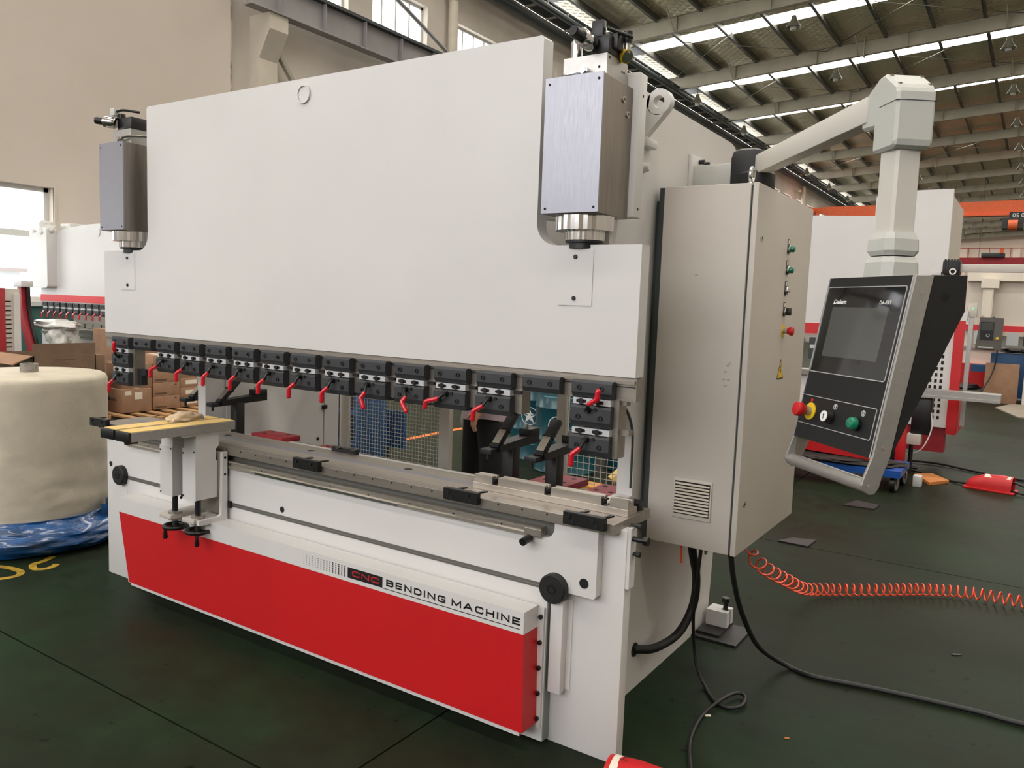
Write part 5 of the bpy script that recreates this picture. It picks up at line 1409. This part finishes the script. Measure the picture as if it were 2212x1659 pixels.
# seen through the machine: drums, blue mat, person
def drum(loc, label, first=None):
    x, y, z = loc
    if first: 
        t = copy_tree(first, loc, label=label); return t
    t = empty('oil_drum', loc, label, 'drum', 'teal oil drums behind the machine')
    MB().lathe([(0, 0), (.285, 0), (.292, .012), (.285, .025), (.285, .28), (.293, .295), (.293, .305), (.285, .32), (.285, .57), (.293, .585), (.293, .595), (.285, .61), (.285, .86), (.292, .875), (.285, .89), (.27, .89), (.27, .875), (0, .875)], loc, 48).build('drum_body', TEAL, t)
    # star in a ring, printed as thin curved skins facing the camera side
    m_ = MB(); R0 = .2862
    def onc(u, v): a = math.radians(-78)+u/R0; return (x+R0*math.cos(a), y+R0*math.sin(a), z+v)
    zc = .44
    n = 40
    vs = [onc(.088*math.cos(2*PI*i/n), zc+.088*math.sin(2*PI*i/n)) for i in range(n)]+[onc(.080*math.cos(2*PI*i/n), zc+.080*math.sin(2*PI*i/n)) for i in range(n)]
    m_._add(vs, [(i, (i+1) % n, (i+1) % n+n, i+n) for i in range(n)])
    st = [(0, 0)]
    for i in range(10):
        r = .078 if i % 2 == 0 else .031; a = PI/2+i*PI/5
        st.append((r*math.cos(a), r*math.sin(a)))
    m_._add([onc(a, zc+b) for a, b in st], [(0, i+1, (i+1) % 10+1) for i in range(10)])
    m_.build('star_emblem', WHITE, t, smooth=False)
    m2 = MB()
    for zz in (.69, .16):
        vs = [onc(.30*(i/10-.5), zz) for i in range(11)]+[onc(.30*(i/10-.5), zz+.012) for i in range(11)]
        m2._add(vs, [(i, i+1, i+12, i+11) for i in range(10)])
    m2.build('white_band', mat('pale_teal_print', (110, 160, 165), .5), t, smooth=False)
    return t
d1 = drum((-3.02, 4.42, 0), 'teal oil drum with white star emblem, left one of the two near the rear opening')
drum((-2.50, 4.05, 0), 'teal oil drum, right one of the two, standing slightly nearer', d1)
drum((-2.02, 4.55, 0), 'teal oil drum seen through the wire mesh behind the right clamps', d1)
bmt = empty('blue_board', (-3.2, 2.1, 0), 'bright blue rectangular board behind the wire mesh', 'board')
MB().box(-3.36, -2.94, 2.3, 2.32, .36, .65).build('board', BLUED, bmt, smooth=False)
MB().box(-3.18, -3.14, 2.32, 2.35, 0, .42).box(-3.3, -3.0, 2.25, 2.4, 0, .02).build('stand', BLK, bmt, smooth=False)
rk = empty('tool_trolley', (-3.3, 2.0, 0), 'dark blue trolley behind the left end of the wire mesh', 'trolley')
MB().box(-3.36, -2.99, 1.85, 2.15, .2, .95, .005).build('trolley_body', BLUED, rk)
for k in range(3): MB().box(-3.32, -3.03, 1.835, 1.85, .25+.23*k, .44+.23*k).build('drawer', BLK, rk, smooth=False)
MB().box(-3.3, -3.0, 1.80, 1.85, .2, .27).build('orange_tray', ORANGE, rk, smooth=False)
for (x, y) in ((-3.32, 1.95), (-3.04, 1.95), (-3.32, 2.06), (-3.04, 2.06)): MB().cyl((x-.015, y, .09), (x+.015, y, .09), .09, n=16).build('caster', BLK, rk)
# hand truck wheel
hw = empty('trolley_wheel', (-4.1, 5.1, .2), 'grey spoked wheel of a cart standing behind the person', 'wheel')
MB().lathe([(.12, -.03), (.19, -.035), (.2, 0), (.19, .035), (.12, .03)], (-4.12, 4.9, .2), 28, (.8, -.6, 0), cap=False).build('tyre', mat('grey_tyre', (110, 106, 100), .7), hw)
MB().lathe([(0, -.02), (.12, -.012), (.12, .012), (0, .02)], (-4.12, 4.9, .2), 20, (.8, -.6, 0)).build('rim', STEELD, hw)
# yellow foil-wrapped pallet truck handle
yj = empty('pallet_truck', (-1.15, 2.9, 0), 'orange yellow pallet truck with foil-wrapped handle, behind the right wire mesh', 'pallet truck')
MB().tube([(-1.32, 2.6, .32), (-1.0, 3.0, .72)], .035, 8).build('handle', YELB, yj)
MB().box(-1.65, -1.5, 2.5, 3.6, .05, .12).box(-1.25, -1.1, 2.5, 3.6, .05, .12).build('fork', BLK, yj, smooth=False)
MB().box(-1.45, -1.3, 2.35, 2.5, .08, .32, .03).build('pump_body', mat('dirty_orange', (196, 132, 44), .6), yj)
MB().tube([(-1.22, 2.72, .44), (-1.08, 2.9, .62)], .05, 10).build('foil_wrap', FOIL, yj)
for x in (-1.5, -1.25): MB().cyl((x, 2.45, .085), (x+.05, 2.45, .085), .085, n=16).build('steer_wheel', BLK, yj)

# person standing behind the machine
def skinmesh(name, verts, edges, radii, m, parent, sub=2, root=0):
    me = bpy.data.meshes.new(name); o0 = W[parent.name]
    me.from_pydata([tuple(V(v)-o0) for v in verts], edges, [])
    ob = bpy.data.objects.new(name, me); COL.objects.link(ob); ob.parent = parent; W[ob.name] = o0
    sk = ob.modifiers.new('skin', 'SKIN'); sk.use_smooth_shade = True
    lay = me.skin_vertices[0].data if me.skin_vertices else None
    if lay is None:
        me.skin_vertices.new() if hasattr(me.skin_vertices, 'new') else None
        lay = me.skin_vertices[0].data
    for i, r in enumerate(radii):
        lay[i].radius = r if isinstance(r, tuple) else (r, r)
        lay[i].use_root = (i == root)
    sb = ob.modifiers.new('sub', 'SUBSURF'); sb.levels = sub; sb.render_levels = sub
    dg = bpy.context.evaluated_depsgraph_get(); dg.update()
    m2 = bpy.data.meshes.new_from_object(ob.evaluated_get(dg)); ob.modifiers.clear(); ob.data = m2
    m2.materials.clear(); m2.materials.append(m); m2.shade_smooth()
    return ob
per = empty('person', (-1.84, 1.86, 0), 'person in black trousers and loose pale shirt standing behind the machine', 'person')
F = M.Translation((-1.88, 1.86, 0)) @ M.Rotation(math.radians(150), 4, 'Z')
def T(l): return [tuple(F @ V(p)) for p in l]
# body (x: right, y: front)
B = [(0, 0, .90), (0, .0, 1.02), (0, .01, 1.18), (0, .0, 1.33), (0, 0, 1.41), (0, .015, 1.47), (0, .03, 1.56), (0, .025, 1.64)]
BR = [(.14, .10), (.13, .09), (.14, .10), (.15, .10), (.07, .07), (.052, .055), (.075, .09), (.06, .075)]
E_ = [(i, i+1) for i in range(7)]
for s in (-1, 1):
    k = len(B)
    B += [(s*.16, 0, 1.35), (s*.24, -.01, 1.10), (s*.23, .10, .90), (s*.22, .15, .83)]; BR += [.058, .042, .03, .034]
    E_ += [(4, k), (k, k+1), (k+1, k+2), (k+2, k+3)]
    # fingers
    for j, (dx, dl) in enumerate(((-.024, .075), (-.008, .083), (.008, .078), (.024, .062))):
        q = len(B); B += [(s*.22+dx, .17, .80), (s*.22+dx, .18, .80-dl*.6), (s*.22+dx, .17, .80-dl)]; BR += [.0095, .0085, .007]
        E_ += [(k+3, q), (q, q+1), (q+1, q+2)]
    q = len(B); B += [(s*.19, .19, .82), (s*.185, .21, .79)]; BR += [.011, .009]; E_ += [(k+3, q), (q, q+1)]
    k = len(B)
    B += [(s*.10, 0, .84), (s*.14, .015, .47), (s*.17, -.01, .09), (s*.18, .11, .04)]; BR += [.085, .058, .042, (.04, .03)]
    E_ += [(0, k), (k, k+1), (k+1, k+2), (k+2, k+3)]
body_ = skinmesh('body', T(B), E_, BR, SKIN, per)
tv = [(0, 0, .90), (0, 0, .97)]; tr_ = [(.165, .115), (.155, .11)]; te = [(0, 1)]
for s in (-1, 1):
    k = len(tv); tv += [(s*.10, 0, .80), (s*.145, .01, .47), (s*.172, -.008, .11)]; tr_ += [.105, .082, .072]; te += [(0, k), (k, k+1), (k+1, k+2)]
skinmesh('trousers', T(tv), te, tr_, DENIM, per)
sh = MB(F); nseg = 28; secs = [(.775, .20, .14, .9), (.85, .195, .135, .5), (.95, .18, .125, .2), (1.12, .165, .115, .1), (1.28, .178, .115, 0), (1.36, .16, .10, 0), (1.41, .075, .07, 0), (1.43, .062, .062, 0)]
vs_ = []
for (z_, a_, b_2, wv) in secs:
    for i in range(nseg):
        t_ = 2*PI*i/nseg; q_ = 1+.05*wv*math.sin(5*t_+z_*9)
        vs_.append((a_*q_*math.cos(t_), b_2*q_*math.sin(t_), z_+.012*wv*math.sin(3*t_)))
sh._add(vs_, [(j*nseg+i, j*nseg+(i+1) % nseg, (j+1)*nseg+(i+1) % nseg, (j+1)*nseg+i) for j in range(len(secs)-1) for i in range(nseg)])
for s in (-1, 1): sh.tube(smooth_path([(s*.13, 0, 1.35), (s*.19, 0, 1.28), (s*.235, -.01, 1.12), (s*.24, -.005, 1.05)], 4), .06, 14, rs=[.07-.0015*i for i in range(13)])
sh.build('shirt', SHIRT, per, ang=70)
FH = F @ M.Translation((0, .03, 1.575))
blobv = []
MB(FH).lathe([(0, .118), (.05, .112), (.078, .085), (.09, .045), (.092, .0), (.086, -.03), (.07, -.035)], (0, -.012, .0), 24, cap=False).build('hair', HAIR, per)
m_ = MB(FH)
for s in (-1, 1): m_.lathe([(0, 0), (.011, .0), (.009, .006), (0, .008)], (s*.03, .078, .0), 12, (0, 1, 0))
m_.build('eyes', BLK, per)
MB(FH).prism([(-.012, -.035), (.012, -.035), (.004, .005), (-.004, .005)], 'Y', .07, .105).build('nose', SKIN, per)
MB(FH).box(-.022, .022, .07, .088, -.058, -.05, .002).build('mouth', mat('lips', (150, 90, 84), .5), per)
for s in (-1, 1): MB(FH).lathe([(0, 0), (.025, .0), (.02, .01), (0, .008)], (s*.082, .0, -.005), 14, (s, 0, 0)).build('ear', SKIN, per)
MB(F).prism(rrect(.12, .23, -.08, .18, .03), 'Z', .0, .05).build('shoe', BLK, per)
MB(F).prism(rrect(-.23, -.12, -.08, .18, .03), 'Z', .0, .05).build('shoe', BLK, per)

# ================================================================== RIGHT BACKGROUND
rb2 = empty('press_brake', (-.5, 7.8, 0), 'large white press brake with red edges behind the control cabinet and pendant', 'machine')
y = 7.0
MB().prism([(-3.6, 1.42), (.22, 1.42), (.22, 2.83), (-.43, 2.83), (-.50, 2.78), (-.50, 2.58), (-3.6, 2.70)], 'Y', y, y+.08).build('ram', PAINT, rb2, smooth=False)
MB().box(.12, .2, y+.08, y+1.6, .4, 2.8).build('side_frame', PAINTC, rb2, smooth=False)
MB().box(-3.6, .12, y-.01, y, 1.30, 1.42).build('red_stripe', RED, rb2, smooth=False)
MB().box(-3.6, .1, y+.0, y+.08, 1.2, 1.298).build('clamp_rail', STEELD, rb2, smooth=False)
f0 = None
for k in range(14):
    x = -3.5+.27*k
    if f0 is None:
        f0 = MB().box(x, x+.2, y-.05, y, 1.18, 1.26).build('tool_clamp', CLAMPM, rb2, origin=(x, y, 1.2), smooth=False)
        MB().box(x+.01, x+.19, y-.045, y, 1.14, 1.178).build('adjusting_plate', PLATE, f0, smooth=False)
        MB().box(x, x+.2, y-.05, y, 1.02, 1.138).build('lower_block', CLAMPM, f0, smooth=False)
    else: copy_tree(f0, V((x, y, 1.2))-W[rb2.name], rb2)
MB().box(-3.6, .1, y-.06, y+.2, .84, .9).build('work_table', STEELD, rb2, smooth=False)
MB().box(-3.6, .1, y+.0, y+.08, .2, .84).build('bed', PAINT, rb2, smooth=False)
MB().box(-3.5, .35, y-.2, y-.02, .16, .42).build('lower_cover', REDDK, rb2, smooth=False)
pn = MB().box(-.35, .357, y-.24, y-.21, .42, 1.56).build('perforated_panel', PAINT, rb2, smooth=False)
m_ = MB()
for i in range(9):
    for j in range(14):
        m_.box(-.12+.048*i, -.12+.048*i+.024, y-.243, y-.2395, .50+.062*j, .50+.062*j+.034)
m_.build('slots', HOLE, pn, smooth=False, kind='stuff')
MB().box(.357, .445, y-.27, y-.2, .36, 1.50).build('red_post', RED, rb2, smooth=False)
MB().box(.32, .46, y-.27, y-.19, 1.50, 1.60).build('post_cap', PAINT, rb2, smooth=False)
MB().box(.445, .45, y-.25, y+.5, .36, .75).build('red_side_panel', RED, rb2, smooth=False)
MB().box(.47, .51, y-.2, y-.16, .45, 1.60).build('guard_profile', ALU, rb2, smooth=False)
MB().box(.455, .535, y-.22, y-.14, 1.54, 1.68, .004).build('sensor_box', PAINTC, rb2)
MB().box(.49, .50, y-.223, y-.22, 1.62, 1.635).build('status_light', mat('green_led', (40, 240, 120), .4, emit=2), rb2, smooth=False)
# arm with black joint going right
MB().box(.20, .355, y-.25, y-.02, 1.955, 2.10, .02).build('arm_joint', BLKP, rb2)
for k in range(5): MB().box(.215+.028*k, .226+.028*k, y-.256, y-.03, 2.0, 2.108).build('joint_rib', BLKP, rb2, smooth=False)
MB().lathe([(.02, 0), (.032, 0), (.032, .012), (.02, .012)], (.295, y-.25, 1.985), 20, (0, -1, 0), cap=False).build('joint_ring', STEEL, rb2)
MB().box(.35, 2.4, y-.2, y-.12, 1.985, 2.06, .005).build('swing_arm', PAINTC, rb2)
MB().box(.12, .33, y-.2, y-.02, 1.925, 1.952).build('bracket', PAINTC, rb2, smooth=False)
MB().box(.1, .19, y-.2, y-.04, 1.952, 1.99, .004).build('bracket_block', PAINT, rb2)
# ribbed support arm
m_ = MB()
for k in range(4): m_.box(.12, .82, 6.3-.055*k, 6.34-.055*k, .79, .84)
sa = empty('support_arm', (.3, 6.2, .6), 'ribbed aluminium sheet support arm on a black post, in front of the right press brake', 'support arm')
m_.build('ribbed_beam', ALU, sa, smooth=False)
MB().box(.12, .82, 6.12, 6.35, .765, .79).build('beam_base', ALU, sa, smooth=False)
MB().box(.0, .2, 6.15, 6.35, .84, .875).build('end_pad', BLK, sa, smooth=False)
MB().box(.10, .27, 6.2, 6.35, .40, .765, .01).build('post', BLK, sa)
MB().box(.08, .2, 6.15, 6.3, .30, .40, .005).build('bearing_block', PAINTC, sa)
MB().tube(smooth_path([(.27, 6.2, .62), (.28, 6.2, .45), (.2, 6.2, .25), (.02, 6.3, .16)], 6), .006, 6).build('white_cable', WHITE, sa)
MB().cyl((-.1, 6.25, .26), (.0, 6.2, .26), .14, n=24).cyl((.12, 6.2, .02), (.12, 6.2, .3), .02, n=8).build('pulley', BLK, sa)
# blue trolley with red sheet under the pendant
bt = empty('blue_trolley', (-.35, 5.35, 0), 'low blue platform trolley on casters carrying a red cover, below the pendant', 'trolley')
MB().box(-.95, .17, 5.15, 5.75, .135, .195).build('platform', BLUEP, bt, smooth=False)
blob((-.44, 5.4, .215), (.55, .27, .035), 4, mat('grey_blanket', (52, 48, 46), .9, var=.2, scale=8), 'blanket', bt, .3)
def caster(x, y_, par):
    c = MB().lathe([(0, -.02), (.045, -.02), (.062, -.018), (.066, 0), (.062, .018), (.045, .02), (0, .02)], (x, y_, .068), 24, (1, -.25, 0)).build('caster_wheel', mat('grey_wheel', (120, 118, 116), .5), par)
    MB().lathe([(.05, -.024), (.067, -.02), (.069, 0), (.067, .02), (.05, .024)], (x, y_, .068), 24, (1, -.25, 0), cap=False).build('caster_tyre', BLK, c)
    MB().box(x-.03, x-.024, y_-.02, y_+.03, .068, .16).box(x+.024, x+.03, y_-.02, y_+.03, .068, .16).box(x-.035, x+.035, y_-.03, y_+.04, .158, .17).build('caster_fork', STEELD, c, smooth=False)
for (x, y_) in ((.12, 5.22), (.14, 5.6), (-.88, 5.2), (-.86, 5.66)): caster(x, y_, bt)
rs = tag(MB().prism([(-.9, .275), (-.3, .25), (.02, .235), (.02, .33), (-.3, .60), (-.9, .66)], 'Y', 5.3, 5.62).build('red_cover', RED), 'glossy red sheet metal cover lying on the blue trolley', 'cover')
tag(MB().box(.22, .29, 5.6, 5.7, 0.0, .10, .006).build('white_bracket', PAINT), 'small white bracket standing on the floor beside the blue trolley', 'bracket')
tag(MB().box(.02, .10, 5.9, 6.0, .0, .62, .01).build('red_support', RED), 'red upright piece behind the blue trolley', 'post')
# cardboard piece, red pedal, cables on the floor
tag(MB().prism([(.182, 6.144), (.316, 6.269), (.479, 6.011), (.34, 5.756)], 'Z', .001, .028).build('chipboard_piece', CHIP), 'orange brown board piece lying on the floor left of the red foot pedal', 'board')
pedal((.82, 5.95, 0), math.radians(-10), 'distant red foot pedal with cables lying on the floor at the right', txt=False)
hose('cable', [(.02, 6.9, .02), (.3, 6.95, .02), (.8, 6.7, .015), (1.5, 6.5, .015), (2.6, 6.3, .015)], .012, HOSEB, 'black cable across the floor behind the distant red pedal', 'cable')
hose('cable', [(-.3, 6.8, .02), (.0, 6.55, .02), (.15, 6.5, .02), (.05, 6.62, .02), (-.15, 6.72, .02)], .012, HOSEB, 'black cable coil on the floor beyond the chipboard piece', 'cable')
hose('cable', [(-.25, 6.6, .02), (.2, 6.35, .012), (.5, 6.08, .012), (.67, 5.98, .03)], .01, HOSEB, 'black cable running into the left end of the distant red pedal', 'cable')
hose('cable', [(.94, 5.96, .1), (1.1, 5.95, .06), (1.4, 5.7, .012), (1.9, 5.3, .012)], .009, HOSEB, 'black cable from the right end of the distant red pedal, upper one', 'cable')
hose('cable', [(.94, 5.9, .03), (1.2, 5.75, .012), (1.35, 5.72, .012), (1.9, 5.2, .012)], .009, HOSEB, 'black cable from the right end of the distant red pedal, lower one', 'cable')

# scraps on the floor
for (x, y_, s_, m_, l_) in ((.136, .50, .012, PAPER, 'tiny white paper scrap on the floor near the looped thin cable'), (.42, .52, .008, CHIP, 'tiny orange chip on the bare floor in front of the thick power cable'), (.86, 1.72, .02, BLK, 'small black scrap on the floor between the coiled hose and the thick cable')):
    tag(MB(M.Translation((x, y_, 0)) @ M.Rotation(.6, 4, 'Z')).box(-s_, s_, -s_*.4, s_*.4, .0006, .004).build('floor_scrap', m_), l_, 'scrap')

# far machines at the right edge
fm = empty('press_brake', (1.5, 16.2, 0), 'cream press brake with red stripe and grey pendant at the far right', 'machine')
MB().box(-.2, 4.0, 16.2, 16.35, 1.42, 2.55).build('ram', CREAMB, fm, smooth=False)
MB().box(-.2, 4.0, 16.0, 16.2, 2.30, 2.52).build('front_beam', CREAMB, fm, smooth=False)
MB().box(.8, 4.0, 16.4, 17.4, 2.55, 2.85, .03).build('top_cover', CREAMB, fm)
MB().box(-.2, 4.0, 16.18, 16.2, 1.32, 1.44).build('red_stripe', REDB, fm, smooth=False)
MB().box(-.2, 4.0, 16.2, 16.3, .1, .95).build('bed', CREAMB, fm, smooth=False)
MB().box(-.2, 4.0, 16.0, 16.2, .2, .66).build('lower_cover', RED, fm, smooth=False)
MB().box(-.2, 4.0, 16.15, 16.3, .95, 1.0).build('work_table', STEELD, fm, smooth=False)
for k in range(14): MB().box(0+.28*k, .2+.28*k, 16.14, 16.2, 1.05, 1.3).build('tool_clamp', CLAMPM if k % 2 else PLATE, fm, smooth=False)
MB().box(-.2, -.05, 16.3, 17.6, 0, 2.4).build('side_frame', CREAMB, fm, smooth=False)
MB().box(.1, .28, 15.85, 16.0, 1.62, 2.2).box(.06, .36, 15.8, 16.0, 2.16, 2.34).build('pendant_column', CREAMB, fm, smooth=False)
for i, (x, z0, z1, sc__) in enumerate(((.05, .98, 1.58, SCREEN), (.86, 1.02, 1.62, LIVE))):
    t = empty('control_pendant', (x+.2, 15.0, z0), ['grey machine pendant with dark screen, left one at the far right', 'grey machine pendant with lit screen at the right edge of the picture'][i], 'control panel')
    X_ = x+.05
    MB().prism([(X_, z0), (X_+.42, z0), (X_+.42, z1), (X_+.04, z1)], 'Y', 14.95, 15.08).build('housing', GREYB, t, smooth=False)
    MB().box(X_+.06, X_+.28, 14.945, 14.95, z0+.18, z1-.08).build('front_panel', BLK, t, smooth=False)
    MB().box(X_+.075, X_+.265, 14.94, 14.945, z1-.24, z1-.1).build('display', sc__, t, smooth=False)
    MB().lathe([(.022, 0), (.03, 0), (.03, .004), (.022, .004)], (X_+.19, 14.94, z0+.27), 16, (0, -1, 0), cap=False).build('dial', PLATE, t)
    MB().lathe([(0, 0), (.028, 0), (.028, .01), (.018, .012), (.018, .03), (0, .03)], (X_+.345, 14.95, z0+.22), 16, (0, -1, 0)).build('emergency_button', YEL if i == 0 else RED, t)
    MB().box(X_+.04, X_+.30, 14.9, 14.95, z0+.02, z0+.06, .01).build('handle', ALU, t)
    MB().tube(smooth_path([(X_+.25, 15.0, z1+.02), (X_+.33, 14.98, z1-.2), (X_+.36, 14.96, z0-.1), (X_+.30, 14.9, .5), (X_+.1, 14.6, .05)], 6), .014, 6).build('cable', HOSEB, t)
    MB().box(X_+.1, X_+.2, 15.0, 15.1, z1, z1+.5).build('column', CREAMB, t, smooth=False)
wc = empty('work_cabinet', (.7, 15.4, 0), 'dark blue workshop cabinet with a brown carton leaning on it at the far right', 'cabinet')
MB().box(.36, .98, 15.2, 15.7, .1, .92, .01).build('cabinet_body', BLUED, wc)
MB().box(.05, .36, 15.25, 15.5, .55, .68).build('side_shelf', BLUED, wc, smooth=False)
MB().box(.42, .44, 15.2, 15.22, 0, .5).build('leg', BLUED, wc, smooth=False)
blob((.75, 15.35, .98), (.28, .2, .05), 11, BLK, 'black_cloth', wc, .3)
tag(MB(M.Translation((.3, 15.0, 0)) @ M.Rotation(math.radians(-4), 4, 'X')).box(0, .54, -.03, .03, .0, .74, .004).build('carton', CARD), 'flat brown carton leaning against the far blue cabinet', 'box')
st_ = empty('grinder_stand', (-.02, 15.6, 0), 'small dark round stool base on the floor by the far blue cabinet', 'stool')
MB().lathe([(0, .28), (.2, .3), (.26, .24), (.2, .2), (.04, .2), (.04, .02), (.15, 0), (0, 0)], (-.02, 15.3, 0), 24).build('seat', BLK, st_)
tag(MB().prism([(.55, 13.9), (.9, 12.6), (2.0, 12.0), (2.4, 14.0), (1.2, 15.0), (.75, 14.8)], 'Z', .001, .02).build('cloth_sheet', PAVE), 'grey beige dust sheet spread on the floor at the right edge', 'sheet')
wp = MB().box(.92, 1.0, 14.9, 15.0, 0, 1.0).build('white_post', PAINT, smooth=False); tag(wp, 'thin white post at the right edge beyond the dust sheet', 'post')
# fire point sign on the side wall
fs_ = tag(MB().box(XW-.08, XW-.04, 20.45, 21.4, 3.2, 4.15).build('fire_sign', RED, smooth=False), 'red and yellow fire extinguisher sign on the far side wall, seen beside the right cylinder', 'sign')
MB().box(XW-.04, XW-.035, 20.5, 20.66, 3.7, 4.1).build('yellow_strip', YEL, fs_, smooth=False)
MB().prism(rrect(20.85, 21.0, 3.35, 3.75, .07), 'X', XW-.04, XW-.035).build('extinguisher_symbol', PAPER, fs_, smooth=False)
